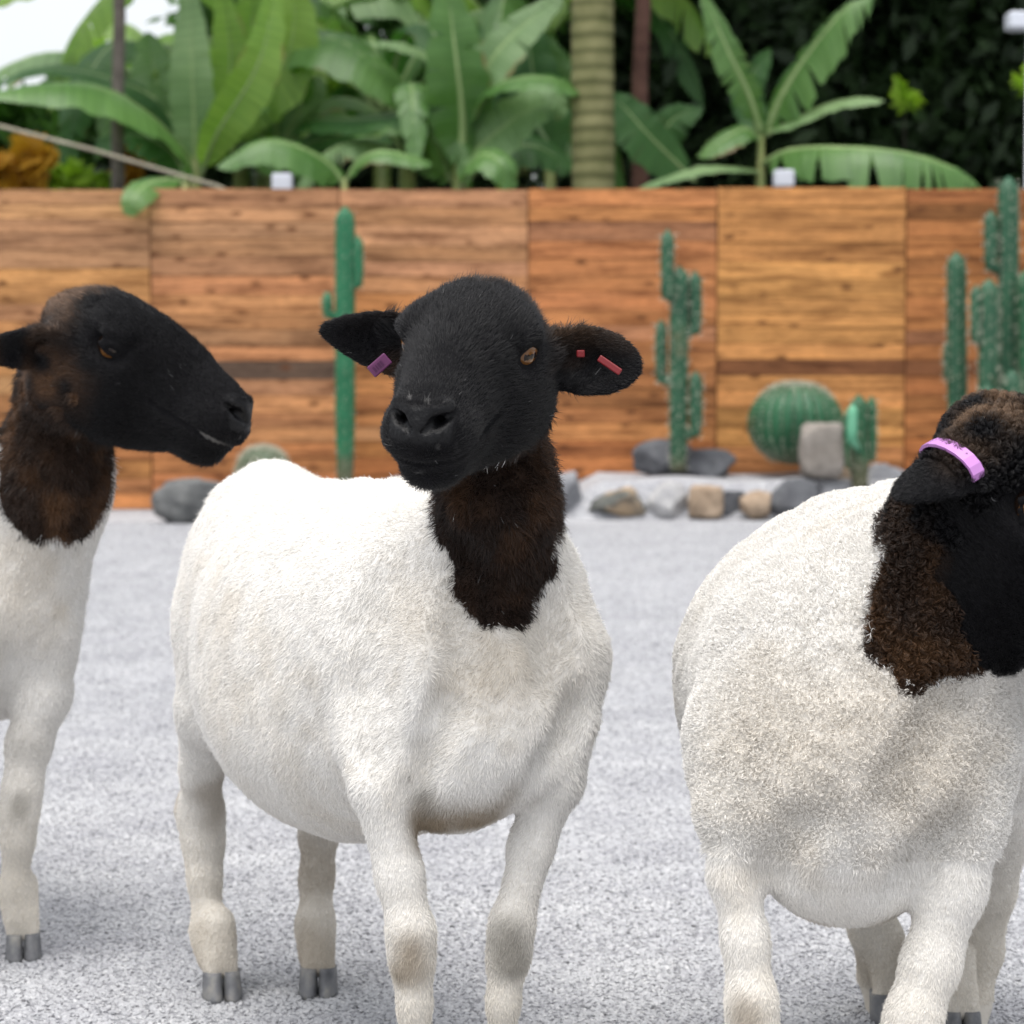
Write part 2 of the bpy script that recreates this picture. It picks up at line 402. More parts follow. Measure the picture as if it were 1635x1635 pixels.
MB().box(c.x-.08, c.x+.16, FY+.42, FY+.58, c.z-.05, c.z+.045, .012).build('lamp_head', M_WHITE, lamp, False)
MB().box(c.x-.06, c.x+.14, FY+.44, FY+.56, c.z-.058, c.z-.051, .002).build('lens', M_LAMPGLASS, lamp, False)

# ------------------------------------------------------------------ gravel bed and rocks
def ground_D(py):       # distance at which the ground shows at photo row py
    u = (CX-py)/FPX; dz = -math.sin(PITCH)+u*math.cos(PITCH); dy = math.cos(PITCH)+u*math.sin(PITCH)
    return -CAMH*dy/dz
def bed():
    V, F = [], []
    nx, ny = 60, 14; xa, xb = P(860,800,12).x, 3.6; ya, yb = 12.62, FY-.03
    for j in range(ny+1):
        for i in range(nx+1):
            x = xa+(xb-xa)*i/nx; y = ya+(yb-ya)*j/ny; s = min(1, j/2.4); e = min(1, i/6)
            z = .205*s*s*(3-2*s)*e + .03*mnoise.noise(Vector((x*2.2,y*2.2,1))) * s
            V.append((x,y,z-.01 if j == 0 or i == 0 else z))
    for j in range(ny):
        for i in range(nx):
            a = j*(nx+1)+i; F.append((a,a+1,a+nx+2,a+nx+1))
    o = mesh_obj('gravel_bed', V, F, M_GROUND); tag(o, kind='structure')
bed()

def rock(pxx, pyy, D, w, h, m, label, seed, depth=None, boxy=0.0, tilt=0):
    """boulder seen at pixel centre (pxx,pyy), w x h photo pixels"""
    c = P(pxx, pyy, D); rx, rz = px(w/2, D)*(1.0 if boxy > .9 else 1.17), px(h/2, D)*(1.0 if boxy > .9 else 1.12); ry = depth or rx*.8
    bm = bmesh.new(); bmesh.ops.create_icosphere(bm, subdivisions=4, radius=1)
    so = Vector((seed*7.3, seed*3.1, seed*1.7)); rr = random.Random(seed)
    cuts = [(Vector((rr.gauss(0,1), rr.gauss(0,1), rr.gauss(0,.8))).normalized(), (rr.uniform(.55,.82) if not boxy else rr.uniform(.95,1.15))) for _ in range(13)]
    for v in bm.verts:
        q = v.co.copy()
        if boxy:
            mx = max(abs(q.x), abs(q.y), abs(q.z)); q = q.lerp(q/mx*.80, boxy)
        for n_, d_ in cuts:                                  # facets broken off the stone
            k = q.dot(n_)
            if k > d_: q -= n_*(k-d_)*.96
        q *= 1 + .10*mnoise.fractal(v.co*2.1+so, 1, 2, 4) + .05*mnoise.noise(v.co*5+so)
        q = Vector((q.x*rx*1.12, q.y*ry, q.z*rz*1.15))
        if tilt: q = Matrix.Rotation(tilt, 3, 'Y') @ q
        v.co = q + c
    me = bpy.data.meshes.new('rock'); bm.to_mesh(me); bm.free(); me.materials.append(m)
    me.polygons.foreach_set('use_smooth', [True]*len(me.polygons))
    zmin = min(v.co.z for v in me.vertices)
    base = Vector((c.x, c.y, zmin))
    for v in me.vertices: v.co -= base
    o = bpy.data.objects.new('rock', me); o.location = base; COL.objects.link(o)
    tag(o, label, 'rock', 'rocks edging the cactus bed'); return o
rock(318, 803, 12.35, 112, 66, M_ROCK_BOULDER, 'grey boulder at the fence foot below the left sheep muzzle', 1)
rock(1062, 738, 13.2, 96, 58, M_ROCK_DARK, 'dark lava rock at the foot of the branched cactus, left half of the pair', 2)
rock(1120, 742, 13.12, 100, 44, M_ROCK_DARK, 'low dark lava rock right of the branched cactus foot', 3)
rock(1311, 718, 12.72, 72, 92, M_ROCK_STELE, 'upright squared brown grey stone standing in front of the round cactus', 4, boxy=.95)
rock(897, 789, 12.72, 72, 78, M_ROCK_GREY, 'rounded grey rock beside the neck of the middle sheep', 5)
rock(987, 803, 12.66, 84, 44, M_ROCK_MIX, 'olive and tan rock in the border row, right of the rounded grey one', 6)
rock(1066, 800, 12.68, 66, 50, M_ROCK_PALE, 'pale grey rock in the middle of the border row', 7)
rock(1127, 801, 12.62, 50, 48, M_ROCK_TAN, 'square tan rock leaning on a black one in the border row', 8, boxy=.7)
rock(1166, 802, 12.7, 52, 46, M_ROCK_DARK, 'small black rock between two tan ones in the border row', 9)
rock(1210, 808, 12.6, 52, 38, M_ROCK_TAN, 'low tan rock between the two darkest rocks of the border row', 10)
rock(1268, 801, 12.68, 92, 60, M_ROCK_DARK, 'large black rock at the right end of the border row by the white back', 11)
rock(1357, 774, 12.85, 52, 36, M_ROCK_TAN, 'small tan rock below the small cactus cluster', 12)
rock(1412, 768, 12.95, 80, 42, M_ROCK_GREY, 'flat grey rock right of the small cactus cluster', 13)
rock(1480, 775, 12.95, 70, 40, M_ROCK_GREY, 'grey rock mostly hidden behind the ear with the pink tag', 14)
rock(648, 785, 12.75, 70, 40, M_ROCK_GREY, 'grey rock just showing over the back under the muzzle of the middle sheep', 15)

# ------------------------------------------------------------------ cacti
def ribbed(path, rads, nrib=9, depth=.22, rough=.0, seed=0):
    """ribbed column along path; returns mesh builder and areole list"""
    mb = MB(); n = nrib*4; ar = []
    path = [Vector(p) for p in path]
    for i, p in enumerate(path):
        t = (path[min(i+1,len(path)-1)]-path[max(i-1,0)]).normalized()
        a = t.cross(Vector((0,1,0.02))).normalized(); b2 = t.cross(a)
        for k in range(n):
            w = 2*math.pi*k/n; f = 1 - depth*(0.5-0.5*math.cos(nrib*w))
            q = p + (a*math.cos(w)+b2*math.sin(w))*rads[i]*f; mb.v.append(q)
            if k % 4 == 0 and 0 < i < len(path)-1: ar.append((q + t*.02*math.sin(k*5.3+i*1.7), (a*math.cos(w)+b2*math.sin(w)).normalized()))
    for i in range(len(path)-1):
        for k in range(n):
            k2 = (k+1) % n; mb.f.append((i*n+k, i*n+k2, (i+1)*n+k2, (i+1)*n+k))
    mb.f.append(tuple(range(n))[::-1]); mb.f.append(tuple((len(path)-1)*n+k for k in range(n)))
    return mb, ar
def spines(areoles, length, parent, per=5, seed=0, w=.0022):
    r = random.Random(seed); V, F = [], []
    for p, n_ in areoles:
        for _ in range(per):
            d = (n_ + Vector((r.gauss(0,.6), r.gauss(0,.6), r.gauss(0,.6)))).normalized()*length*r.uniform(.6,1.2)
            s = d.cross(Vector((r.gauss(0,1),r.gauss(0,1),r.gauss(0,1)))).normalized()*w
            i = len(V); V += [p-s, p+s, p+d]; F.append((i,i+1,i+2))
    o = mesh_obj('spines', V, F, M_SPINE, parent, smooth=False); o['kind'] = 'stuff'; return o
def column_pts(p0, p1, r, seg=None, round_top=True, taper=.8):
    p0, p1 = Vector(p0), Vector(p1); L = (p1-p0).length; n = max(6, int(L/.045)); pts, rad = [], []
    for i in range(n+1):
        s = i/n; pts.append(p0.lerp(p1, s)); rr = r*(taper+(1-taper)*min(1, s*4))
        dt = (1-s)*L
        if dt < r*1.6: rr *= math.sqrt(max(.02, 1-((r*1.6-dt)/(r*1.6))**2))
        rad.append(max(rr, r*.08))
    return pts, rad
def cactus(name, D, stem, arms, m, label, seed, spl=.022, cat='cactus', spm=5):
    """stem=(x, ytop, ybase, halfwidth) in photo pixels; arms=(x, ytop, ybottom, halfwidth)"""
    x, yt, yb, hw = stem
    base = P(x, yb, D); e = empty(name, base); tag(e, label, cat, 'cacti along the fence')
    ars = []
    pts, rad = column_pts(base - Vector((0,0,.06)), P(x+ (seed%3-1)*2, yt, D), px(hw, D))
    mb, ar = ribbed(pts, rad, 8); mb.build('stem', m, e); ars += ar
    for k, (ax, at, ab, ah) in enumerate(arms):
        ad = D + random.Random(seed*9+k).uniform(-.05,.05)
        r = px(ah, ad)
        root = P(x, ab+ah*.9, D); el = P(ax, ab, ad); top = P(ax, at, ad)
        p2, r2 = column_pts(el, top, r, taper=1.0)
        p2 = [root, root.lerp(el, .5)+Vector((0,0,-.005))] + p2; r2 = [r*.55, r*.75] + r2
        mb, ar = ribbed(p2, r2, 7); mb.build('arm', m, e); ars += ar
    spines(ars, spl, e, spm, seed)
    return e
cactus('columnar_cactus', 13.15, (551, 330, 760, 16), [(571, 376, 452, 10), (523, 466, 500, 9)], M_CACT_BRIGHT,
       'single tall bright green cactus with two short stubs, left of the middle sheep', 1, .012)
cactus('columnar_cactus', 13.0, (1083, 425, 735, 15), [(1066, 366, 470, 11), (1110, 432, 526, 11), (1056, 510, 604, 10), (1111, 592, 688, 11)], M_CACT,
       'branched cactus with four arms standing in a dark rock right of the middle sheep', 2, .026)
# tall group at the right edge: four separate plants
cactus('columnar_cactus', 13.0, (1529, 402, 690, 16), [(1514, 545, 600, 8)], M_CACT, 'slim cactus column left of the tall group near the right edge', 3, .022)
cactus('columnar_cactus', 12.9, (1610, 282, 690, 17), [(1582, 335, 424, 11)], M_CACT, 'tallest cactus at the right edge rising above the fence top', 4, .024)
cactus('columnar_cactus', 12.75, (1577, 445, 690, 16), [(1558, 455, 540, 9)], M_CACT, 'pale topped cactus in front of the tallest one at the right edge', 5, .026)
cactus('columnar_cactus', 12.8, (1641, 430, 690, 15), [], M_CACT_DEEP, 'dark cactus cut off by the right edge of the picture', 6, .02)
cactus('columnar_cactus', 12.6, (1576, 612, 700, 15), [], M_CACT, 'short blunt cactus at the foot of the right hand group behind the woolly poll', 7, .026)
cactus('columnar_cactus', 12.6, (1614, 590, 700, 15), [], M_CACT, 'short cactus with spiny top just above the brown wool at the right', 8, .026)

def barrel(pxx, pyy, D, rpx, m, label, seed, nrib=26, squash=.95):
    c = P(pxx, pyy, D); r = px(rpx, D); e = empty('barrel_cactus', c - Vector((0,0,r*squash))); tag(e, label, 'cactus', 'round barrel cacti')
    V, F, ar = [], [], []; n = nrib*4; rows = 26
    for j in range(rows+1):
        th = math.pi*(.02 + .96*j/rows)
        for k in range(n):
            w = 2*math.pi*k/n + .1; f = 1 - .10*(0.5-0.5*math.cos(nrib*w))*math.sin(th)
            q = c + Vector((math.sin(th)*math.cos(w)*r*f, math.sin(th)*math.sin(w)*r*f, math.cos(th)*r*squash*(1-.06*math.exp(-(th/.35)**2))))
            V.append(q)
            if k % 4 == 0 and j % 1 == 0 and j < rows*.85: ar.append((q, (q-c).normalized()))
    for j in range(rows):
        for k in range(n):
            k2 = (k+1) % n; F.append((j*n+k, (j+1)*n+k, (j+1)*n+k2, j*n+k2))
    F.append(tuple(range(n))); F.append(tuple(rows*n+k for k in range(n))[::-1])
    mesh_obj('body', V, F, m, e); 
    top = [a for a in ar if a[1].z > .55]
    spines(ar + top, .030, e, 5, seed, .0022); return e
barrel(1270, 676, 13.12, 78, M_CACT_DEEP, 'big round barrel cactus with pale spines standing behind the upright stone', 21, 24, .84)
barrel(420, 757, 13.1, 46, M_CACT_DEEP, 'smaller barrel cactus showing over the rump of the middle sheep', 22, 20)
e = cactus('columnar_cactus', 12.7, (1373, 630, 765, 15), [(1392, 632, 730, 8), (1353, 652, 742, 7)], M_CACT_DEEP, 'small clustered cactus right of the upright stone', 9, .02)
p_, r_ = column_pts(P(1360, 700, 12.5), P(1362, 645, 12.5), px(8, 12.5), taper=1.0)
mb, ar = ribbed([P(1372,720,12.68)]+p_, [px(4,12.5)]+r_, 7); o = mb.build('young_arm', M_CACT_MINT, e); o['label'] = 'pale mint green young shoot'

# ------------------------------------------------------------------ banana plants
def spline(pts, n):
    pts = [Vector(p) for p in pts]; out = []
    q = [pts[0]*2-pts[1]] + pts + [pts[-1]*2-pts[-2]]; m = len(pts)-1
    for i in range(n+1):
        s = i/n*m; k = min(int(s), m-1); u = s-k; a, b, c, d = q[k], q[k+1], q[k+2], q[k+3]
        out.append(0.5*((2*b)+(c-a)*u+(2*a-5*b+4*c-d)*u*u+(3*b-a-3*c+d)*u**3))
    return out
def banana_leaf(parent, ctrl, width, m=None, nrm=(0,-1,.5), fold=.35, tear=.25, droop=.25, seed=0, stalk=.08, rib=.012):
    """blade with strips torn along the side veins, hung on a fleshy midrib"""
    r = random.Random(seed*13+5); m = m or M_LEAF
    N = 30; sp = spline(ctrl, N); nv = Vector(nrm).normalized(); V, F, UV = [], [], []
    fr = []
    for i in range(N+1):
        T = (sp[min(i+1,N)]-sp[max(i-1,0)]).normalized()
        S = T.cross(nv)
        S = S.normalized() if S.length > .05 else (fr[-1][1] if fr else Vector((1,0,0)))
        if fr and S.dot(fr[-1][1]) < 0: S = -S
        Nn = S.cross(T).normalized()
        if Nn.dot(nv) < 0: Nn = -Nn
        fr.append((T, S, Nn))
    def w(i):
        s = max(0, (i/N - stalk)/(1-stalk))
        return width*(math.sin(math.pi*min(1,s*1.0)**.80)**.62 if 0 < s < 1 else 0)*(.95+.05*math.sin(i*1.9))
    cols = (0, .3, .65, 1.0)
    for side in (-1, 1):
        i = int(stalk*N)
        while i < N:
            L = r.randint(1, 3) if r.random() < tear else r.randint(3, 7)
            j = min(N, i+L); torn = r.random() < tear*1.6
            slack = r.uniform(.1,.5)*width*tear if torn else 0; lean = r.uniform(-.2,.5)*width*tear
            b0 = len(V)
            for k in range(i, j+1):
                T, S, Nn = fr[k]; wk = w(k)
                inset = (.35*width/ max(1, j-i) if torn else .02*width)
                for c in cols:
                    a = fold*(1-.4*c)
                    q = sp[k] + S*side*wk*c*math.cos(a) + Nn*wk*c*math.sin(a) + T*wk*c*.22
                    q.z -= droop*wk*c*c + slack*c*c
                    q += T*lean*c*c
                    mid = (k-(i+j)/2)/max(1,(j-i)/2)
                    q -= T*mid*inset*c*c*.5
                    q += Nn*width*.035*math.sin(k*1.3+side+seed)*c
                    V.append(q); UV.append((c, k/N))
            for k in range(j-i):
                for c in range(3):
                    a = b0+k*4+c; f = (a, a+1, a+5, a+4); F.append(f if side > 0 else f[::-1])
            i = j
    lf = mesh_obj('leaf', V, F, m, parent, uvs=UV)
    mr = MB().tube([sp[k] - fr[k][2]*rib*.3 for k in range(0, N+1, 2)], [rib*(1.25-1.05*k/N) for k in range(0, N+1, 2)], 6)
    mr.build('midrib', M_RIB, lf)
    return lf
def banana(base_px, D, label, leaves, stem_top_px, stem_r=.07, nsub=3):
    b0 = Vector((P(base_px, 300, D).x, D, 0)); e = empty('banana_plant', b0); tag(e, label, 'banana plant', 'banana plants behind the fence')
    top = P(stem_top_px[0], stem_top_px[1], D)
    MB().tube([b0 - Vector((0,0,.05)), b0.lerp(top,.35)+Vector((.02,0,0)), b0.lerp(top,.7), top], [stem_r*1.2, stem_r, stem_r*.8, stem_r*.4], 12).build('stem', M_STEM, e)
    for k, L in enumerate(leaves):
        pts, wd, kw = L
        dd = kw.pop('dz', (0,)*len(pts))
        cp = [P(q[0], q[1], D+dd[min(i,len(dd)-1)]) for i, q in enumerate(pts)]
        start = top.lerp(cp[0], .4)
        banana_leaf(e, cp, px(wd, D), seed=int(base_px)+k*3, **kw)
    return e
PAL, DRK, YEL = M_LEAF_PALE, M_LEAF_DARK, M_LEAF_YELLOW
banana(300, 15.2, 'tall banana plant with long leaf arching left towards the white sky', [
    ([(318,300),(290,235),(215,165),(120,135),(-30,150)], 62, dict(dz=(0,-.1,-.4,-.6,-.8), nrm=(0,-.6,1), fold=.1, droop=.5, tear=.1)),
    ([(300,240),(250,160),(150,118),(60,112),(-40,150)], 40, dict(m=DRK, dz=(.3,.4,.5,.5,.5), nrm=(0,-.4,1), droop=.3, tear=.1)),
    ([(312,300),(310,200),(306,90),(302,-40)], 40, dict(m=PAL, dz=(0,-.05,-.1,0), nrm=(-.25,-1,0), fold=.25, tear=.12)),
    ([(318,290),(345,215),(398,130),(425,60),(440,-50)], 38, dict(m=YEL, dz=(-.1,-.3,-.4,-.4,-.3), nrm=(.4,-1,.3), fold=.3, tear=.05)),
    ([(300,235),(270,180),(248,120),(236,50)], 50, dict(m=M_LEAF, dz=(.3,.4,.5,.6), nrm=(-.2,-1,.2), tear=.1)),
    ([(330,260),(355,180),(368,90),(352,-30)], 38, dict(m=YEL, dz=(.2,.2,.2,.2), nrm=(.2,-1,.1), tear=.1)),
    ([(340,260),(400,170),(450,110),(470,30),(455,-50)], 60, dict(m=YEL, dz=(.3,.3,.1,0,0), nrm=(-.3,-1,.2), tear=.2)),
    ([(320,260),(345,215),(380,180),(430,175)], 40, dict(m=M_LEAF, dz=(.1,.0,-.1,-.2), nrm=(0,-.6,1), tear=.2)),
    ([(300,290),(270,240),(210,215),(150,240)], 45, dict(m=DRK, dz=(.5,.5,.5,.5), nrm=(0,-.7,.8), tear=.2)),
    ], (312, 235))
banana(430, 15.6, 'banana plant with broad leaf drooping right beside dark tree crowns', [
    ([(440,260),(445,150),(470,70),(530,60),(600,105),(655,175)], 62, dict(dz=(0,-.1,-.2,-.4,-.5,-.5), nrm=(.15,-.7,.8), fold=.15, droop=.5, tear=.15)),
    ([(430,260),(415,170),(405,80),(400,-30)], 55, dict(m=YEL, dz=(0,0,.1,.1), nrm=(0,-1,.1), tear=.15)),
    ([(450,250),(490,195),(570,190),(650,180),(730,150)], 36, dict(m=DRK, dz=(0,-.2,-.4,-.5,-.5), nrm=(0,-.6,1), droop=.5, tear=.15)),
    ([(445,250),(470,190),(500,150),(512,120)], 22, dict(m=PAL, dz=(0,-.1,-.1,0), nrm=(.3,-1,.1), tear=.1)),
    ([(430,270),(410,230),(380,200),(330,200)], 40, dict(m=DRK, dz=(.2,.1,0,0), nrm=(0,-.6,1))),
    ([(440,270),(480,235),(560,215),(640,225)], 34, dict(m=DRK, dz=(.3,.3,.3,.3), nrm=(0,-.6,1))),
    ], (436, 230))
banana(548, 14.5, 'low banana plant with two arching leaves just above the fence', [
    ([(552,300),(525,262),(470,232),(415,228),(345,268)], 36, dict(dz=(0,-.05,-.15,-.2,-.25), nrm=(0,-.75,.8), fold=.1, droop=.7, tear=.08)),
    ([(548,296),(575,255),(610,242),(660,252),(690,262)], 24, dict(dz=(0,-.05,-.1,-.1,-.1), nrm=(0,-.6,1), droop=.6, tear=.08)),
    ], (550, 285), .05)
banana(725, 15.0, 'banana plant with thick pale upright midrib in the middle', [
    ([(736,290),(738,190),(728,90),(712,-40)], 56, dict(m=M_LEAF, dz=(0,-.1,-.2,-.2), nrm=(.15,-1,.1), fold=.3, tear=.35, rib=.03)),
    ([(745,200),(770,120),(820,55),(900,-10)], 44, dict(m=PAL, dz=(0,-.1,-.1,0), nrm=(-.3,-1,.5), tear=.15, rib=.02)),
    ([(742,230),(775,150),(830,125),(885,128),(925,150)], 34, dict(m=M_LEAF, dz=(0,-.2,-.4,-.5,-.5), nrm=(0,-.6,1), droop=.5)),
    ([(740,270),(765,235),(820,190),(870,165),(905,175)], 52, dict(m=PAL, dz=(.1,-.1,-.2,-.3,-.3), nrm=(.2,-.8,.6), tear=.1)),
    ([(735,300),(752,258),(775,246),(800,262),(818,300)], 34, dict(m=M_LEAF, dz=(-.2,-.4,-.5,-.6,-.6), nrm=(.1,-.8,.7), droop=.5, tear=.15)),
    ([(735,210),(715,120),(650,75),(590,68)], 26, dict(m=PAL, dz=(.2,.1,0,0), nrm=(0,-.5,1), droop=.3)),
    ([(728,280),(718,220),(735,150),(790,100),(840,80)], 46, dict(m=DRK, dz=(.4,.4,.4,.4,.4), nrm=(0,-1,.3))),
    ([(720,290),(690,220),(640,190),(560,215)], 40, dict(m=M_LEAF, dz=(.3,.2,.1,.1), nrm=(0,-.6,1), droop=.5)),
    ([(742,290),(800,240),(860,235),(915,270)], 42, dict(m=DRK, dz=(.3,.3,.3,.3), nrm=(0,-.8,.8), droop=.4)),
    ([(728,295),(700,250),(690,190),(700,130)], 44, dict(m=M_LEAF, dz=(.3,.3,.3,.3), nrm=(0,-1,.2))),
    ], (735, 225), .08)
banana(880, 16.2, 'half hidden banana plant between the upright midrib and the ringed palm trunk', [
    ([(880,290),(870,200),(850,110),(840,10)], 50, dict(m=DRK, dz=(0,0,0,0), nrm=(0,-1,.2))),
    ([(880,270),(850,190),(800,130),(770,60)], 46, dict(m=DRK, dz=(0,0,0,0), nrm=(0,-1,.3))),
    ([(885,280),(905,200),(890,120),(860,40)], 40, dict(m=M_LEAF, dz=(.2,.2,.2,.2), nrm=(0,-1,.3))),
    ], (878, 240))
banana(1213, 15.0, 'young banana plant with torn leaves spread against the dark trees', [
    ([(1216,215),(1195,150),(1160,75),(1118,-25)], 30, dict(m=M_LEAF, dz=(0,-.1,-.2,-.2), nrm=(.2,-1,.2), fold=.3, tear=.85, rib=.026)),
    ([(1222,215),(1250,150),(1295,80),(1350,15),(1400,-10)], 34, dict(m=M_LEAF, dz=(0,-.1,-.2,-.3,-.3), nrm=(-.2,-1,.5), tear=.95, droop=.9, rib=.024)),
    ([(1218,215),(1262,195),(1320,168),(1370,158),(1412,160)], 26, dict(m=M_LEAF_PALE, dz=(0,-.1,-.2,-.3,-.3), nrm=(0,-.5,1), droop=.5, tear=.1)),
    ([(1216,262),(1260,240),(1340,236),(1440,244),(1520,268),(1565,298)], 38, dict(m=M_LEAF, dz=(0,-.2,-.4,-.5,-.5,-.5), nrm=(0,-.7,.9), droop=1.0, tear=.9, rib=.018)),
    ([(1216,225),(1190,205),(1150,225),(1115,250)], 26, dict(m=M_LEAF, dz=(0,-.1,-.2,-.2), nrm=(0,-.7,.8), droop=.5)),
    ([(1214,275),(1170,268),(1110,272),(1018,302)], 20, dict(m=PAL, dz=(0,-.2,-.4,-.6), nrm=(0,-.5,1), droop=.3)),
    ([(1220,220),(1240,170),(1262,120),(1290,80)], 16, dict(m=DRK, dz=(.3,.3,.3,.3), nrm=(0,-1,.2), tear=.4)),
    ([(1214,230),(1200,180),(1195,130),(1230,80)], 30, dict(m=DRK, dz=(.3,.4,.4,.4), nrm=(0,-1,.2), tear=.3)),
    ], (1215, 215), .05)
banana(1050, 15.6, 'banana plant with one wide dark leaf right of the ringed palm trunk', [
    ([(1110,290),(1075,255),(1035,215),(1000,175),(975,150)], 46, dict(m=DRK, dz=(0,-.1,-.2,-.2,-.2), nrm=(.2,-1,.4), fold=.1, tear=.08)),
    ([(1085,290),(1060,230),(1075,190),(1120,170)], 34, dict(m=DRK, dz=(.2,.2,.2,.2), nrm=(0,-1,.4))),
    ], (1085, 300))
def wild_banana(x, D, top_y, label, n, seed, lens=(1.2,1.9), wid=(.15,.23), mats=None):
    """plant whose leaves arch out all round from the top of the stem"""
    r = random.Random(seed); b0 = Vector((P(x,300,D).x, D, 0)); top = P(x, top_y, D); e = empty('banana_plant', b0)
    tag(e, label, 'banana plant', 'banana plants behind the fence')
    MB().tube([b0, b0.lerp(top,.5), top], [.10,.085,.05], 12).build('stem', M_STEM, e)
    mats = mats or [M_LEAF, M_LEAF_DARK, M_LEAF, M_LEAF_PALE, M_LEAF_YELLOW]
    for k in range(n):
        az = 2*math.pi*(k*.382+r.uniform(-.06,.06)); up = r.uniform(.35,1.25); L = r.uniform(*lens)
        d = Vector((math.cos(az), math.sin(az)*.8, 0)); drop = r.uniform(.15,.75)
        cp = [top, top+d*L*.22+Vector((0,0,up*L*.36)), top+d*L*.52+Vector((0,0,up*L*.52-drop*L*.10)), top+d*L*.80+Vector((0,0,up*L*.48-drop*L*.38)), top+d*L*1.0+Vector((0,0,up*L*.34-drop*L*.80))]
        banana_leaf(e, cp, r.uniform(*wid), r.choice(mats), Vector((d.x*-.4,d.y*-.4-.25,1)), r.uniform(.1,.35), r.uniform(.3,.95), r.uniform(.3,.9), seed*31+k, rib=.016)
    return e
wild_banana(285, 16.9, 190, 'banana plant crowded behind the tall one at the left', 9, 5)
wild_banana(420, 17.0, 150, 'banana plant deep behind the broad drooping leaf', 9, 6)
wild_banana(610, 16.6, 190, 'banana plant filling the gap left of the pale upright midrib', 9, 7)
wild_banana(830, 17.2, 150, 'banana plant deep behind the leaves beside the palm trunk', 9, 8)
wild_banana(650, 15.3, 262, 'small banana plant low above the fence between the middle plants', 6, 9, (.6,1.0), (.10,.15))
wild_banana(385, 15.9, 262, 'small banana plant low above the fence behind the white post top', 6, 12, (.6,1.0), (.10,.15))
# leaf lying over the fence top
fl = empty('banana_plant', (P(300,300,14.3).x, 14.3, 0)); tag(fl, 'banana sucker with a small leaf hanging over the fence top', 'banana plant')
s0 = Vector((P(300,300,14.3).x, 14.3, 0)); s1 = P(295, 285, 14.2)
MB().tube([s0, s0.lerp(s1,.6), s1], [.035,.03,.02], 8).build('stem', M_STEM, fl)
banana_leaf(fl, [P(296,288,14.1), P(262,287,13.8), P(232,296,13.5), P(213,318,13.38), P(205,345,13.36)], px(27,13.5), M_LEAF, (.2,-.8,.7), .1, .05, .3, 77)

# palm trunk, thin trunks, slanting stalk
def trunk_thing(name, x, D, hw, m, label, cat, top=-400, wob=.02, seed=0, ring=0):
    base = Vector((P(x,300,D).x, D, 0)); e = empty(name, base); tag(e, label, cat)
    topz = P(x, top, D).z; r = px(hw, D); pts, rad = [], []
    n = int(topz/(.035 if ring else .12))
    for i in range(n+1):
        s = i/n; w = mnoise.noise(Vector((s*3, seed, 0)))*wob
        pts.append(base+Vector((w, wob*mnoise.noise(Vector((s*3,seed,5))), s*topz)))
        rad.append(r*(1.05-.1*s)*(1+(.035 if ring and (i//1) % 4 == 0 else 0) + (.0 if ring else .06*mnoise.noise(Vector((s*25,seed,2))))))
    MB().tube(pts, rad, 20).build('trunk', m, e)
    return e, Vector(pts[-1])
def frond(parent, base, d, L, m, seed):
    """pinnate palm frond: rachis with many leaflets"""
    r = random.Random(seed); d = Vector(d).normalized(); V, F = [], []; pts = []
    side = d.cross(Vector((0,0,1))).normalized()
    for i in range(25):
        s = i/24; p = base + d*L*s + Vector((0,0,L*(.35*s-.75*s*s))); pts.append(p)
        if i > 3:
            for sg in (-1, 1):
                l = L*.28*math.sin(math.pi*min(1,s*.9+.08))+.05
                q = p + side*sg*l*.8 + d*l*.45 + Vector((0,0,-l*.35+r.uniform(-.05,.05)))
                k = len(V); wv = d*.022; V += [p-wv, p+wv, q]; F.append((k,k+1,k+2))
    lf = mesh_obj('frond', V, F, m, parent, smooth=False); MB().tube(pts, [.018*(1-.8*i/24) for i in range(25)], 6).build('rachis', M_RIB, lf)
e, tp = trunk_thing('palm_tree', 947, 14.6, 33, M_PALM, 'palm with thick ringed olive trunk right of the middle', 'palm tree', -900, .015, 1, 1)
for k in range(13): frond(e, tp, (math.cos(k*.483+.2), math.sin(k*.483+.2), .55 if k % 2 else .1), 1.9, M_LEAF, 60+k)

def crown_mesh(name, centers, leaf, n, m, parent, seed, flat=.0):
    """n leaf rhombs gathered in clumps; centers=[(vec, radii, weight)]"""
    g = np.random.default_rng(seed); Vs = []
    tot = sum(c[2] for c in centers)
    for c, rad, wgt in centers:
        k = int(n*wgt/tot); nc = max(6, k//70)
        u = g.normal(size=(nc,3)); u /= np.linalg.norm(u,axis=1)[:,None]
        cc = np.array(c) + u*(g.random((nc,1))**.45)*np.array(rad)
        idx = g.integers(0, nc, k)
        p = cc[idx] + g.normal(size=(k,3))*np.array(rad).mean()*.16
        a = g.normal(size=(k,3)); a /= np.linalg.norm(a,axis=1)[:,None]
        b = np.cross(a, g.normal(size=(k,3))); b /= np.linalg.norm(b,axis=1)[:,None]
        s = leaf*g.uniform(.6,1.4,(k,1))
        Vs.append(np.stack([p-a*s, p+b*s*.45, p+a*s, p-b*s*.45], 1).reshape(-1,3))
    V = np.concatenate(Vs); F = np.arange(len(V)).reshape(-1,4)
    return np_mesh(name, V, F, m, parent, smooth=False)
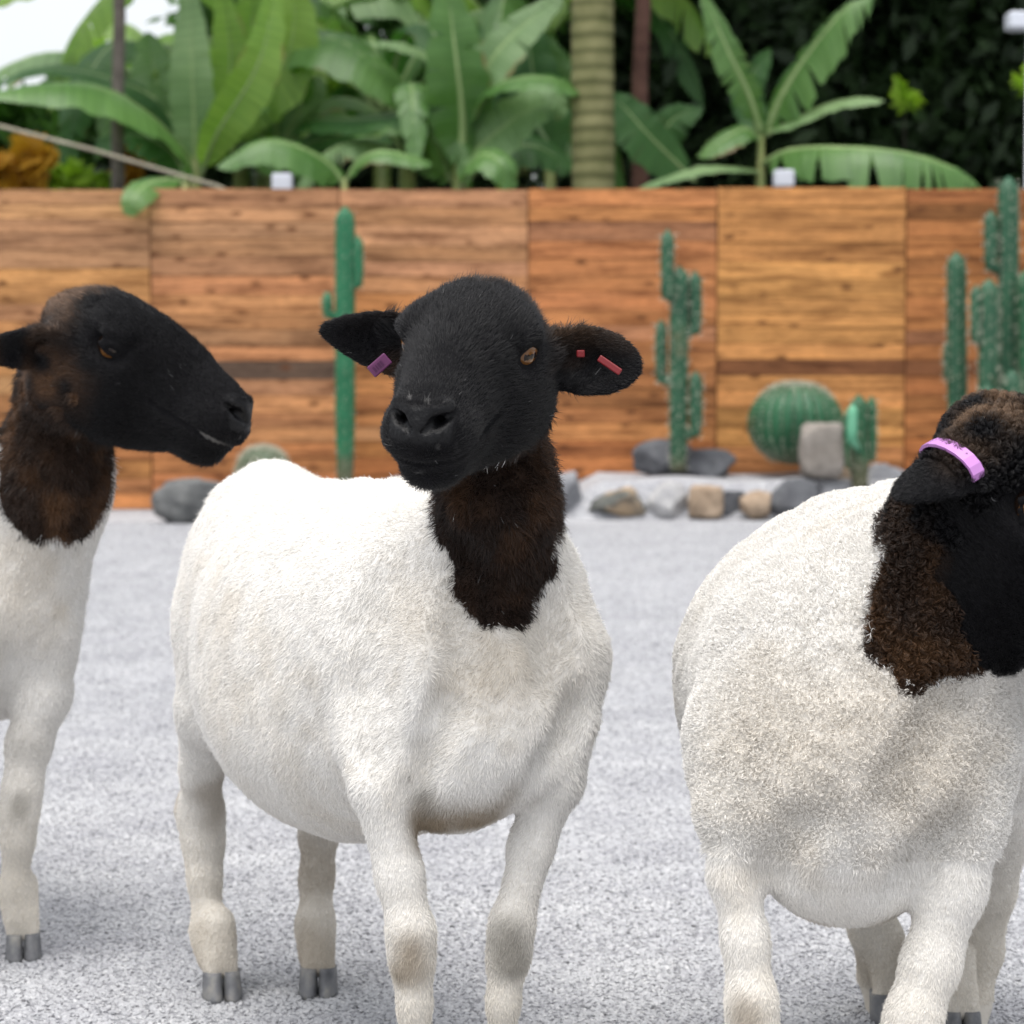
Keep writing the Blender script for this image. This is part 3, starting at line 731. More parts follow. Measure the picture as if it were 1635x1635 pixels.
def tree(x, D, hw, label, crowns, n, m, bark=M_BARK, leaf=.07, seed=1, top=None, lo=5, lean=.1, name='tree', group=None):
    base = Vector((P(x,300,D).x, D, 0)); e = empty(name, base); tag(e, label, 'tree', group)
    cs = [(tuple(P(cx_,cy_,D+dd)), rad, wg) for cx_,cy_,dd,rad,wg in crowns]
    mb = MB(); r = px(hw, D); top_z = max(c[0][2] for c in cs) if top is None else P(x, top, D).z
    tp = base + Vector((lean,0,top_z)); n_ = 12; rr = random.Random(seed)
    pts = [base.lerp(tp, i/n_)+Vector((rr.uniform(-1,1)*r*.25, 0, 0)) for i in range(n_+1)]
    mb.tube(pts, [r*(1.15-.6*i/n_) for i in range(n_+1)], 12)
    for c, rad, wg in cs:
        for _ in range(3):
            j = rr.randint(lo, n_-1); tgt = Vector(c)+Vector((rr.uniform(-.7,.7)*rad[0], rr.uniform(-.5,.5)*rad[1], rr.uniform(-.3,.5)*rad[2]))
            md = pts[j].lerp(tgt, .5)+Vector((0,0,.1*(tgt-pts[j]).length))
            mb.tube([pts[j], md, tgt], [r*.42, r*.26, r*.08], 7)
    mb.build('trunk', bark, e)
    crown_mesh('crown', cs, leaf, n, m, e, seed)
    return e
GT = 'trees behind the banana plants'
tree(189, 14.9, 12, 'thin grey trunked tree rising into the white sky at the left', [(230,-520,.2,(1.3,1.0,.8),1)], 6000, M_CROWN_MID, M_BARK, .09, 31, None, 10, .02)
tree(1012, 16.2, 15, 'reddish trunked tree just right of the ringed palm trunk', [(1040,-520,.3,(1.4,1.2,1.0),1)], 9000, M_CROWN_DARK, M_BARK_RED, .09, 32, None)
tree(330, 19.5, 18, 'leafy tree behind the tall banana plant at the left', [(390,110,0,(.55,.6,.65),1.2),(340,265,0,(.9,.6,.35),1),(450,40,.5,(.6,.8,.8),1)], 4200, M_CROWN_MID, M_BARK, .09, 33, group=GT)
tree(560, 20, 20, 'dark leafy tree behind the broad drooping banana leaf', [(540,40,0,(1.3,1.0,1.0),2),(560,230,0,(1.5,.9,.6),1.5),(600,-220,0,(1.6,1.2,1.1),1.2)], 5200, M_CROWN_MID, M_BARK, .085, 34, group=GT)
tree(800, 20.5, 22, 'dark leafy tree behind the pale upright midrib', [(760,20,0,(1.3,1.0,1.0),2),(820,220,0,(1.4,.9,.7),1.6),(820,-250,0,(1.6,1.2,1.2),1.3)], 6000, M_CROWN_MID, M_BARK, .085, 35, group=GT)
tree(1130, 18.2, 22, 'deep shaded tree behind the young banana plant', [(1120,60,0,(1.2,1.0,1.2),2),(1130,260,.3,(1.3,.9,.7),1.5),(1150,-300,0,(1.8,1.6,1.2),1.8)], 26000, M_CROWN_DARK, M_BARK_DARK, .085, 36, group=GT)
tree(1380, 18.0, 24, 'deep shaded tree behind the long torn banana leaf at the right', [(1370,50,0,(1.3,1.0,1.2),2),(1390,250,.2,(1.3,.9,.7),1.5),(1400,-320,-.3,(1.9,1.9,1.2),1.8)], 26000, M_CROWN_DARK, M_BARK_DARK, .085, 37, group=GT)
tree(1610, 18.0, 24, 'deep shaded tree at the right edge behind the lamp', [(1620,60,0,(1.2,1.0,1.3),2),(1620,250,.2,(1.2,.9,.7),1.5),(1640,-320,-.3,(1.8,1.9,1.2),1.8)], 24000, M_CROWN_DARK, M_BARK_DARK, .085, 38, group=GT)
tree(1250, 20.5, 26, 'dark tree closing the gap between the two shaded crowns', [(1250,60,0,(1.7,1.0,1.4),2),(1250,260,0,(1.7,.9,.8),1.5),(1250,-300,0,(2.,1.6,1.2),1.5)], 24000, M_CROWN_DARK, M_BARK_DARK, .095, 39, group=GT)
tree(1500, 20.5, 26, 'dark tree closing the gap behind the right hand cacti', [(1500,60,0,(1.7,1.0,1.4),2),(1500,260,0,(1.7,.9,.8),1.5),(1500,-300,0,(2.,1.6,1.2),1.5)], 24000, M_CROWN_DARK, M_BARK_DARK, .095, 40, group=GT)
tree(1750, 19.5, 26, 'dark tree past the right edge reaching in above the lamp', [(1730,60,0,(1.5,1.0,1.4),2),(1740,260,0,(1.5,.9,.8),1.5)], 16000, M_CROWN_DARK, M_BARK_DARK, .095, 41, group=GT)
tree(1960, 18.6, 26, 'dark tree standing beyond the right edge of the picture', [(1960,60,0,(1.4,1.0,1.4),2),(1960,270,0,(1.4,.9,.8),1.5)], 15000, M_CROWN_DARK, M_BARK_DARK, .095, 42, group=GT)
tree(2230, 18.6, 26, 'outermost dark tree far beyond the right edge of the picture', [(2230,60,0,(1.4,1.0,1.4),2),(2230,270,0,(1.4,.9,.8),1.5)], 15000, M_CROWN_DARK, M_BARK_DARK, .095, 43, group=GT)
# shrubs behind the fence at the left
def shrub(x, y, D, rad, n, m, label, seed, leaf=.08, name='shrub'):
    c = P(x, y, D); e = empty(name, (c.x, D, 0)); tag(e, label, 'shrub')
    mb = MB()
    single = rad[0] < .2
    for k in ((2,) if single else range(5)):
        q = c + Vector(((k-2)*rad[0]*.35, 0, rad[2]*.3)); th = min(.03, rad[0]*.08); mb.tube([(c.x,D,0), Vector((c.x,D,0)).lerp(q,.6)+Vector(((k-2)*rad[0]*.05,0,0)), q], [th,th*.6,th*.25], 6)
    mb.build('stems', M_BARK_DARK, e); crown_mesh('foliage', [(tuple(c), rad, 1)], leaf, n, m, e, seed)
shrub(70, 215, 17.0, (.75,.5,.25), 2600, M_CROWN_MID, 'dark green shrub under the arching leaf at the left edge', 51, .12)
shrub(35, 272, 15.4, (.26,.4,.10), 260, M_LEAF_ORANGE, 'orange leaved shrub at the left edge above the fence', 52, .12)
shrub(205, 258, 16.0, (.10,.2,.12), 70, M_LEAF_ORANGE, 'small patch of orange leaves right of the thin grey trunk', 53, .09)
shrub(130, 285, 15.8, (.22,.3,.10), 240, M_CROWN_LIGHT, 'low yellow green shrub left of the thin grey trunk', 58, .08)
shrub(270, 285, 16.6, (.6,.4,.25), 1500, M_CROWN_DARK, 'low dark shrub behind the thin grey trunk', 54, .09)
shrub(620, 290, 17.0, (1.0,.4,.25), 2000, M_CROWN_DARK, 'low dark shrub between the two middle banana plants', 55, .09)
shrub(1445, 150, 16.0, (.11,.1,.09), 24, M_CROWN_LIGHT, 'bright yellow green sprig against the dark trees at the right', 56, .10)
shrub(1638, 130, 16.0, (.09,.1,.10), 20, M_CROWN_LIGHT, 'bright yellow green sprig at the very right edge', 57, .09)
e = empty('bamboo_pole', P(345, 296, 14.4)); tag(e, 'pale slender pole slanting down to the fence top at the left', 'pole')
MB().tube([P(-60,186,14.2), P(150,240,14.3), P(345,297,14.4), P(420,330,14.42), P(700, 760, 14.45)], [.010,.011,.012,.012,.012], 8).build('pole', M_POLE, e)
# leaf tip in the top left corner
e = empty('banana_plant', (P(-160,300,15).x, 15, 0)); tag(e, 'banana plant outside the left edge, one leaf tip in the top left corner', 'banana plant')
MB().tube([(P(-160,300,15).x,15,0), P(-160,200,15)], [.09,.05], 10).build('stem', M_STEM, e)
banana_leaf(e, [P(-160,200,15), P(-120,60,15), P(-40,-10,14.9), P(30,-30,14.8), P(95,-25,14.8)], px(48,15), YEL, (0,-.7,.7), .1, .1, .4, 91)

# ------------------------------------------------------------------ sheep
def vhash(i, j, k, s):
    h = (i*374761393 + j*668265263 + k*2147483647 + s*144269) & 0xffffffff
    h = ((h ^ (h >> 13))*1274126177) & 0xffffffff
    return ((h ^ (h >> 16)) & 0xffff)/65535.0
def vnoise(p, f, s=0):
    """value noise 0..1 on points (n,3)"""
    q = p*f + 1000.0; i = np.floor(q).astype(np.int64); u = q-i; u = u*u*(3-2*u); o = 0
    for a in (0,1):
        for b in (0,1):
            for c in (0,1):
                w = (u[:,0] if a else 1-u[:,0])*(u[:,1] if b else 1-u[:,1])*(u[:,2] if c else 1-u[:,2])
                o = o + w*vhash(i[:,0]+a, i[:,1]+b, i[:,2]+c, s)
    return o
def vgrad(p, f, s=0):
    e = .25/f; g = np.empty_like(p)
    for a in range(3):
        d = np.zeros(3); d[a] = e
        g[:,a] = (vnoise(p+d, f, s)-vnoise(p-d, f, s))
    return g
def sstep(a, b, x): t = np.clip((x-a)/(b-a), 0, 1); return t*t*(3-2*t)

def cells(p, size, seed):
    """nearest jittered lattice point of every point"""
    q = p/size + 500.0; i = np.floor(q).astype(np.int64); best = np.full(len(p), 9.0); out = p.copy()
    for a in (-1,0,1):
        for b in (-1,0,1):
            for c in (-1,0,1):
                x, y, z = i[:,0]+a, i[:,1]+b, i[:,2]+c
                f = np.stack([x+vhash(x,y,z,seed), y+vhash(x,y,z,seed+1), z+vhash(x,y,z,seed+2)], 1)
                d = ((f-q)**2).sum(1); m = d < best; best = np.where(m, d, best); out[m] = (f[m]-500.0)*size
    return out

class Field:
    """signed distance field on a grid that is finer round the head"""
    def __init__(s, axes): s.ax = [np.asarray(a, np.float32) for a in axes]; s.F = np.full([len(a) for a in axes], .5, np.float32)
    def sub(s, lo, hi):
        sl = tuple(slice(max(0, np.searchsorted(a, lo[i])-1), np.searchsorted(a, hi[i])+1) for i, a in enumerate(s.ax))
        x, y, z = s.ax[0][sl[0]][:,None,None], s.ax[1][sl[1]][None,:,None], s.ax[2][sl[2]][None,None,:]
        return sl, x, y, z
    def comb(s, sl, d, k, op='add'):
        a = s.F[sl]
        if op == 'add':
            h = np.maximum(k-np.abs(a-d), 0)/k; s.F[sl] = np.minimum(a, d) - h*h*k*.25
        else:
            d = -d; h = np.maximum(k-np.abs(a-d), 0)/k; s.F[sl] = np.maximum(a, d) + h*h*k*.25
    def cone(s, a, ra, b, rb, k=.03, op='add'):
        a, b = np.array(a, np.float32), np.array(b, np.float32); m = max(ra, rb)+k+.01
        sl, x, y, z = s.sub(np.minimum(a,b)-m, np.maximum(a,b)+m)
        ab = b-a; L2 = float(ab@ab)+1e-9
        h = np.clip(((x-a[0])*ab[0]+(y-a[1])*ab[1]+(z-a[2])*ab[2])/L2, 0, 1)
        d = np.sqrt((x-a[0]-h*ab[0])**2+(y-a[1]-h*ab[1])**2+(z-a[2]-h*ab[2])**2) - (ra+(rb-ra)*h)
        s.comb(sl, d, k, op)
    def ell(s, c, B, r, k=.03, op='add', bend=None):
        """ellipsoid, B = 3 axis vectors, r = 3 radii"""
        c = np.array(c, np.float32); B = np.array([list(v) for v in B], np.float32); r = np.array(r, np.float32)
        ext = np.sqrt(((B*r[:,None])**2).sum(0)) + k + .01
        if bend: ext = ext + .03
        sl, x, y, z = s.sub(c-ext, c+ext); X, Y, Z = x-c[0], y-c[1], z-c[2]
        u = [X*B[i][0]+Y*B[i][1]+Z*B[i][2] for i in range(3)]
        if bend:
            u[2] = u[2] - bend[0]*u[1]**2 - bend[1]*u[0]**2
            u[1] = u[1]/np.clip(1 - bend[2]*u[0]/r[0], .3, 1.6)
        k0 = np.sqrt(sum((u[i]/r[i])**2 for i in range(3))); k1 = np.sqrt(sum((u[i]/r[i]**2)**2 for i in range(3)))+1e-6
        s.comb(sl, np.where(k0 < .05, -r.min()*(1-k0), k0*(k0-1)/k1), k, op)
    def val(s, p):
        i = [min(max(int(np.searchsorted(a, p[d]))-1, 0), len(a)-2) for d, a in enumerate(s.ax)]
        t = [float((p[d]-a[i[d]])/(a[i[d]+1]-a[i[d]])) for d, a in enumerate(s.ax)]; o = 0
        for a in (0,1):
            for b in (0,1):
                for c in (0,1):
                    o += (t[0] if a else 1-t[0])*(t[1] if b else 1-t[1])*(t[2] if c else 1-t[2])*s.F[i[0]+a, i[1]+b, i[2]+c]
        return o
    def mesh(s):
        F = s.F; n = F.shape; neg = F < 0; cells = [m-1 for m in n]
        C = np.zeros((np.prod(cells), 3)); cnt = np.zeros(np.prod(cells)); quads = []
        def cid(i, j, k): return (i*cells[1]+j)*cells[2]+k
        for a in range(3):
            lo = [slice(None)]*3; hi = [slice(None)]*3; lo[a] = slice(0,-1); hi[a] = slice(1,None)
            A, B_ = neg[tuple(lo)], neg[tuple(hi)]; idx = np.nonzero(A != B_)
            ix = [np.array(v) for v in idx]
            f0 = F[tuple(lo)][idx].astype(float); f1 = F[tuple(hi)][idx].astype(float); t = f0/(f0-f1)
            pos = np.stack([s.ax[d][ix[d]] for d in range(3)], 1).astype(float)
            pos[:,a] += t*(s.ax[a][ix[a]+1]-s.ax[a][ix[a]])
            b, c = (a+1)%3, (a+2)%3; ids = []
            ok = (ix[b] > 0)&(ix[b] < n[b]-1)&(ix[c] > 0)&(ix[c] < n[c]-1)
            for db, dc in ((-1,-1),(0,-1),(0,0),(-1,0)):
                q = [v.copy() for v in ix]; q[b] = q[b]+db; q[c] = q[c]+dc
                g = cid(*[v[ok] for v in q]); ids.append(g)
                for d in range(3): C[:,d] += np.bincount(g, pos[ok][:,d], len(C))
                cnt += np.bincount(g, minlength=len(C))
            Q = np.stack(ids, 1); fl = ~A[idx][ok]
            Q[fl] = Q[fl][:, ::-1]; quads.append(Q)
        Q = np.concatenate(quads); used = np.nonzero(cnt)[0]; mp = np.full(len(cnt), -1); mp[used] = np.arange(len(used))
        return C[used]/cnt[used][:,None], mp[Q]
def axis_lin(lo, hi, flo, fhi, fine, coarse):
    a = np.arange(lo, flo, coarse); b = np.arange(flo, fhi, fine); c = np.arange(fhi, hi, coarse)
    return np.concatenate([a, b, c])
def vnormals(V, Q):
    n = np.cross(V[Q[:,2]]-V[Q[:,0]], V[Q[:,3]]-V[Q[:,1]]); o = np.zeros_like(V)
    for c in range(4):
        for d in range(3): o[:,d] += np.bincount(Q[:,c], n[:,d], len(V))
    return o/(np.linalg.norm(o, axis=1)[:,None]+1e-12)
def smooth(V, Q, it=2, lam=.5):
    E = np.concatenate([Q[:,[0,1]],Q[:,[1,2]],Q[:,[2,3]],Q[:,[3,0]]]); E = np.concatenate([E, E[:,::-1]])
    deg = np.bincount(E[:,0], minlength=len(V))[:,None]
    for _ in range(it):
        s = np.stack([np.bincount(E[:,0], V[E[:,1],d], len(V)) for d in range(3)], 1)/np.maximum(deg,1)
        V = V + lam*(s-V)
    return V
def seg_d(p, a, b):
    a, b = np.array(a), np.array(b); ab = b-a; h = np.clip((p-a)@ab/(ab@ab+1e-12), 0, 1)
    return np.linalg.norm(p-a-h[:,None]*ab, axis=1)

class Head:
    def __init__(s, eye_mid, fwd, roll=0.0, scale=1.0):
        s.o = Vector(eye_mid); s.F = Vector(fwd).normalized()
        L = s.F.cross(Vector((0,0,1))).normalized()                     # animal's right
        U = L.cross(s.F).normalized(); rot = Matrix.Rotation(roll, 3, s.F)
        s.L, s.U, s.s = rot @ L, rot @ U, scale; s.mouth = []
    def w(s, f, u, l=0): return s.o + (s.F*f + s.U*u + s.L*l)*s.s
    def loc(s, p):
        q = (p-np.array(s.o))/s.s; return q@np.array(s.F), q@np.array(s.U), q@np.array(s.L)
    def ax(s, f, u, l): return (s.F*f+s.U*u+s.L*l).normalized()

def surf(fd, px_, py_, near, far):
    """first point of the field met by the line of sight through a photo pixel"""
    for D in np.arange(near, far, .003):
        p = P(px_, py_, D); ix = [min(len(a)-1, int(np.searchsorted(a, p[i]))) for i, a in enumerate(fd.ax)]
        if fd.F[tuple(ix)] < 0: return p
    return None
def groove(fd, pts, r, depth, near, far, k=.015):
    q = []
    for a, b in pts:
        p = surf(fd, a, b, near, far)
        if p is not None: q.append(p - (p - Vector((0,0,CAMH))).normalized()*(r-depth))
    for a, b in zip(q, q[1:]):
        if (a-b).length < .12: fd.cone(a, r, b, r, k, 'sub')

def head_field(fd, h, ears, squint=1.0):
    k = h.s; FB = (h.F, h.U, h.L)
    def E(f,u,l,rf,ru,rl,kk=.03,op='add',B=FB): fd.ell(h.w(f,u,l), B, (rf*k,ru*k,rl*k), kk*k, op)
    def tilt(a):     # basis pitched down by a about the sideways axis
        c, s_ = math.cos(a), math.sin(a); return (h.F*c-h.U*s_, h.U*c+h.F*s_, h.L)
    E(-.012,.002,0,.083,.055,.066,.03)                     # skull
    E(.026,.024,0,.072,.030,.050,.03,B=tilt(.16))          # convex forehead
    E(.100,.013,0,.085,.038,.033,.025,B=tilt(.30))          # roman nose
    E(.035,-.042,0,.095,.066,.050,.04)                     # jaw and cheeks
    for sg in (-1,1):
        E(.010,-.048,sg*.036,.062,.052,.037,.03)
        E(-.025,-.062,sg*.034,.040,.045,.034,.03)           # masseter
        E(.010,.031,sg*.050,.028,.014,.019,.015)            # brow
        E(.032,-.012,sg*.046,.026,.011,.013,.015)           # cheek bone
    E(.118,-.028,0,.072,.045,.039,.03,B=tilt(.05))         # muzzle
    E(.163,-.006,0,.036,.033,.027,.025)                    # nose pad
    E(.159,-.020,0,.036,.024,.035,.02)                     # upper lip
    for sg in (-1,1):
        E(.168,-.018,sg*.022,.022,.020,.016,.015)
        fd.cone(h.w(.186,.017,sg*.010), .0045*k, h.w(.178,.016,sg*.024), .0050*k, .010*k)
        fd.cone(h.w(.178,.016,sg*.024), .0050*k, h.w(.176,.002,sg*.028), .0045*k, .008*k)
        E(.152,-.020,sg*.026,.030,.018,.014,.015)
    E(.152,-.056,0,.035,.022,.031,.010)                    # chin
    # mouth line, nostrils, eye sockets
    for sg in (-1,1):
        path = []                                           # the mouth line follows the surface of the lips round to its corner
        for th in range(0, 85, 7):
            th_ = R(th); uu = -.037+.009*(th/80)
            for r_ in np.arange(.135, .02, -.0008):
                q = h.w(.085+r_*math.cos(th_), uu, sg*r_*math.sin(th_))
                if fd.val(q) < 0: path.append(q); break
        h.mouth.append(path)
        for n_, (q0, q1) in enumerate(zip(path, path[1:])): fd.cone(q0, .0030*k, q1, .0030*k, .0015*k, 'sub')
        fd.cone(h.w(.199,-.001,sg*.007), .0030*k, h.w(.191,.006,sg*.017), .0052*k, .003*k, 'sub')
        fd.cone(h.w(.196,.006,sg*.017), .0052*k, h.w(.172,.003,sg*.017), .0040*k, .003*k, 'sub')
        fd.cone(h.w(.191,.006,sg*.018), .0055*k, h.w(.176,.010,sg*.030), .0030*k, .004*k, 'sub')
        E(.027,.010,sg*.071,.026,.0150,.0160,.010,'sub')
        # lids follow the eyeball
        c0 = h.w(.019,.010,sg*.0525); A = h.ax(.52,-.10,sg*.85); e1 = (h.F-A*h.F.dot(A)).normalized(); e2 = (h.U-A*h.U.dot(A)-e1*h.U.dot(e1)).normalized()
        for up in (1,-1):
            pt = []
            for a in (-1,-.6,-.2,.2,.6,1):
                el, az = up*squint*(.66 if up > 0 else .56)*(1-a*a)-.08*a, a*.98
                d = A*math.cos(az)*math.cos(el)+e1*math.sin(az)*math.cos(el)+e2*math.sin(el)
                pt.append(c0+d*(.0178*k+(.0006 if up > 0 else 0)))
            for q0, q1 in zip(pt, pt[1:]): fd.cone(q0, (.0036 if up > 0 else .0028)*k, q1, (.0036 if up > 0 else .0028)*k, .003*k)
        fd.cone(c0+A*.0120*k+e2*.018*k-e1*.012*k, .0055*k, c0+A*.0120*k+e2*.018*k+e1*.010*k, .005*k, .012*k)
    fd.cone(h.w(.196,.000,0), .0018*k, h.w(.194,-.024,0), .0018*k, .004*k, 'sub')   # philtrum
    # ears: cupped blades
    for (sg, out, face, ln, wd, du, tpr) in ears:
        root = h.w(-.046, -.024+du, sg*.058); out = Vector(out).normalized()
        f = Vector(face); f = (f - out*f.dot(out)).normalized(); wv = out.cross(f)
        c = root + out*ln*.52
        fd.ell(c, (out, wv, f), (ln*.56, wd, .0075), .006, bend=(9.0,1.2,tpr))
        fd.cone(root, .024*k, root+out*ln*.22, .019*k, .02*k)
        fd.ell(c+f*.010-out*ln*.05, (out, wv, f), (ln*.44, wd*.72, .0075), .004, 'sub', bend=(9.0,1.2,tpr))

def hoof(parent, c, fwd, r, hgt):
    """two horn claws at ground point c"""
    f = Vector((fwd[0], fwd[1], 0)).normalized(); s = Vector((-f.y, f.x, 0))
    for sg in (-1, 1):
        V, F = [], []; n = 14; rows = 6
        for j in range(rows+1):
            t = j/rows; z = hgt*t; lean = -.012*t
            for i in range(n):
                w = 2*math.pi*i/n; cx_, sy_ = math.cos(w), math.sin(w)
                fx_ = r*(1.25 if cx_ > 0 else .75)*cx_*(1-.18*t); sx_ = r*.52*(sy_)*(1-.12*t)
                if sg*sy_ < 0: sx_ *= .97
                V.append(Vector(c)+f*(fx_+lean+.004)+s*(sg*r*(.51-.02*t)+sx_-sg*max(0,cx_)*r*.10)+Vector((0,0,z)))
        for j in range(rows):
            for i in range(n): F.append((j*n+i, j*n+(i+1)%n, (j+1)*n+(i+1)%n, (j+1)*n+i))
        F.append(tuple(range(n))[::-1]); F.append(tuple(rows*n+i for i in range(n)))
        mesh_obj('hoof', V, F, M_HOOF, parent)

def leg_chain(fd, pts, k=.018):
    """pts=[(px,py,D,radius px)]"""
    q = [(P(a,b,D), px(r,D)) for a,b,D,r in pts]
    for (a,ra),(b_,rb) in zip(q, q[1:]): fd.cone(a, ra, b_, rb, k)
    return q

def hoof_end(fd, parent, x, D, fwd, r):
    """pastern, two toes and hooves under pixel column x at distance D; returns nothing"""
    f = Vector((fwd[0], fwd[1], 0)).normalized(); s = Vector((-f.y, f.x, 0))
    g = Vector((P(x, 900, D).x, D, 0))
    top = g + Vector((0,0,.095)) - f*.016
    for sg in (-1,1):
        fd.cone(top+s*sg*r*.16, r*.49, g+s*sg*r*.46+Vector((0,0,.032)), r*.39, .020)
    for sg in (-1,1):      # dew claws
        fd.cone(top-f*r*.9+s*sg*r*.4-Vector((0,0,.012)), .007, top-f*r*1.15+s*sg*r*.42-Vector((0,0,.024)), .005, .008)
    fd.cone(g+f*r*1.3+Vector((0,0,.0)), .0035, g+f*r*.8+Vector((0,0,.062)), .003, .006, 'sub')
    return g

def build_sheep(label, loc, axes, parts, head, ears, hooves, spec, seed, density=1.0):
    root = empty('sheep', loc); tag(root, label, 'sheep', 'black headed white sheep')
    fd = Field(axes)
    for a in parts['ell']: fd.ell(*a)
    for a in parts['cone']: fd.cone(*a)
    for ch in parts['legs']: leg_chain(fd, ch)
    gs = []
    for x, D, fwd, r in hooves: gs.append((hoof_end(fd, root, x, D, fwd, r), fwd, r))
    head_field(fd, head, ears, spec.get('squint', 1.0))
    for a in parts.get('late', []): fd.cone(*a)
    for g in parts.get('grooves', []): groove(fd, *g)
    V, Q = fd.mesh(); V = smooth(V, Q, 1, .45); N = vnormals(V, Q)
    g_ = np.random.default_rng(seed)

    def regions(p):
        f, u, l = head.loc(p)
        near = seg_d(p, head.w(-.03,.0), head.w(.16,-.02))/head.s - .105 + (vnoise(p, 40, seed+3)-.5)*.035
        eard = np.min([seg_d(p, head.w(-.046,-.024+e[5],e[0]*.058), head.w(-.046,-.024+e[5],e[0]*.058)+Vector(e[1]).normalized()*e[3]*1.1) - e[4]*1.25 for e in ears], axis=0)
        is_head = (near < 0)
        is_ear = eard < 0
        nk = np.min([seg_d(p, a, b) - r for a, b, r in spec['black'] + [(head.w(-.02,-.03), spec['black'][0][0].lerp(spec['black'][0][1],.22), .100*head.s)]], axis=0)
        return f, u, l, is_head, is_ear, nk
    def leather(f, u, l): return sstep(.170,.180,f)*sstep(-.018,-.008,u)*sstep(.034,.028,np.abs(l))*sstep(.024,.017,u)
    def colour(p, n, jit, mixj=0.0):
        f, u, l, is_head, is_ear, nk = regions(p)
        big = vnoise(p, 9, seed); mid = vnoise(p, 34, seed+1); fin = vnoise(p, 120, seed+2)
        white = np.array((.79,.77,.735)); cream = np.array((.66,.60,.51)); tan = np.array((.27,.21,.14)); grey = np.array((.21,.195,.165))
        c = np.tile(white, (len(p),1))
        def mixc(c, t, col): return c + (np.array(col)-c)*np.clip(t,0,1)[:,None]
        c = mixc(c, .40*sstep(.52,.85,big*.6+mid*.4), cream)
        c = mixc(c, .65*sstep(.36,.06,p[:,2]), (.66,.60,.50))                      # legs are creamier
        for a, r, amt, col in spec['stains_shade']:
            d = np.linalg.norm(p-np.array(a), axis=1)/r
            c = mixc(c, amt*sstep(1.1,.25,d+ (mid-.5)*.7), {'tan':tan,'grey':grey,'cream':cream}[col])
        c = mixc(c, .35*(fin > .955), (.25,.2,.14))                                   # specks of dirt
        brown = np.array(spec.get('bcol', (.060,.030,.015))); black = np.array((.0052,.0050,.0060))
        bn = sstep(.40,.75, mid*.6+big*.4) * spec.get('brown', .55)
        nc = np.tile(black, (len(p),1)); nc = mixc(nc, .25+bn, brown)
        m = nk + (mid-.5)*.016 + (fin-.5)*.010 + mixj < 0
        c = np.where(m[:,None], nc, c)
        hc = np.tile(black, (len(p),1))
        hc = mixc(hc, sstep(-.015,-.07,f)*sstep(-.03,.03,u)*.9*sstep(.2,.6,mid), spec.get('poll', (.12,.072,.042)))   # brown wool on the poll
        hc = mixc(hc, sstep(.05,-.03,f)*sstep(.0,-.06,u)*np.clip(bn*1.2,0,1), brown)
        hc = mixc(hc, .5*(sstep(.168,.18,f)*sstep(.045,.0,np.abs(l))*(fin>.86)), (.16,.155,.15))      # dust on the nose
        if spec.get('lip'): hc = mixc(hc, .8*(np.min([seg_d(p, q0, q1) for m_ in head.mouth for q0, q1 in zip(m_[:4], m_[1:5])], axis=0) < .0030)*sstep(.35,.7,mid), (.15,.145,.14))    # pale dusty lip
        hc = mixc(hc, leather(f, u, l), (.0060,.0060,.0068))    # bare nose leather
        h = is_ear | (is_head & ((nk < .05) | (f > -.06)))
        c = np.where(h[:,None], hc, c)
        return c*(1+jit[:,None])
    # woolly relief on the skin itself
    f, u, l, is_head, is_ear, nk = regions(V)
    dark = is_head | is_ear | (nk < 0)
    wl = spec['wool']; wool = (~dark)*sstep(.30,.42,V[:,2])
    rel = (vnoise(V, 70, seed+5)-.5)*wl*.9*wool + (vnoise(V, 16, seed+6)-.5)*.007*wool + (vnoise(V,26,seed+7)-.5)*.004*(~dark)
    rip = V*np.array((1,1,.3)); rel += (vnoise(rip, 42, seed+9)-.5)*(.0015 if spec.get('nub') else .0055)*wool
    if spec.get('nub'): rel = rel*.45 + (vnoise(V, 62, seed+51)-.5)*.003*wool
    rel += (vnoise(V, 85, seed+8)-.5)*.006*((nk < 0) & ~is_head)
    Vd = V + N*rel[:,None]
    body = np_mesh('body', Vd, Q, M_SKIN, root)
    vc = body.data.color_attributes.new('coat', 'FLOAT_COLOR', 'POINT')
    cc = np.ones((len(Vd),4), np.float32); cc[:,:3] = colour(V, N, np.zeros(len(V)))*.85; cc[:,3] = leather(f, u, l)*is_head
    vc.data.foreach_set('color', cc.ravel())
    # ---- hair
    T = np.concatenate([Q[:,[0,1,2]], Q[:,[0,2,3]]])
    ar = np.linalg.norm(np.cross(Vd[T[:,1]]-Vd[T[:,0]], Vd[T[:,2]]-Vd[T[:,0]]), axis=1)*.5
    cen = Vd[T].mean(1)
    f, u, l, is_head, is_ear, nk = regions(cen)
    wgt = ar*np.where(is_head|is_ear, 1.7, 1.0)*(cen[:,2] > .03)
    cnt = int(wgt.sum()*250000*density)
    tri = g_.choice(len(T), cnt, p=wgt/wgt.sum())
    a = g_.random((cnt,2)); fl = a.sum(1) > 1; a[fl] = 1-a[fl]
    bc = np.stack([1-a.sum(1), a[:,0], a[:,1]], 1)[:,:,None]
    p = (Vd[T[tri]]*bc).sum(1); n = (N[T[tri]]*bc).sum(1); n /= np.linalg.norm(n,axis=1)[:,None]
    f, u, l, is_head, is_ear, nk = regions(p)
    eyeok = np.ones(cnt, bool); eyed = np.full(cnt, 9.)
    for sg in (-1,1): de = np.linalg.norm(np.stack([f-.023,(u-.010)*1.25,(l-sg*.060)], 1), axis=1); eyeok &= de > .0215; eyed = np.minimum(eyed, de)
    nose = leather(f, u, l) > .5
    mouth = np.zeros(cnt, bool)
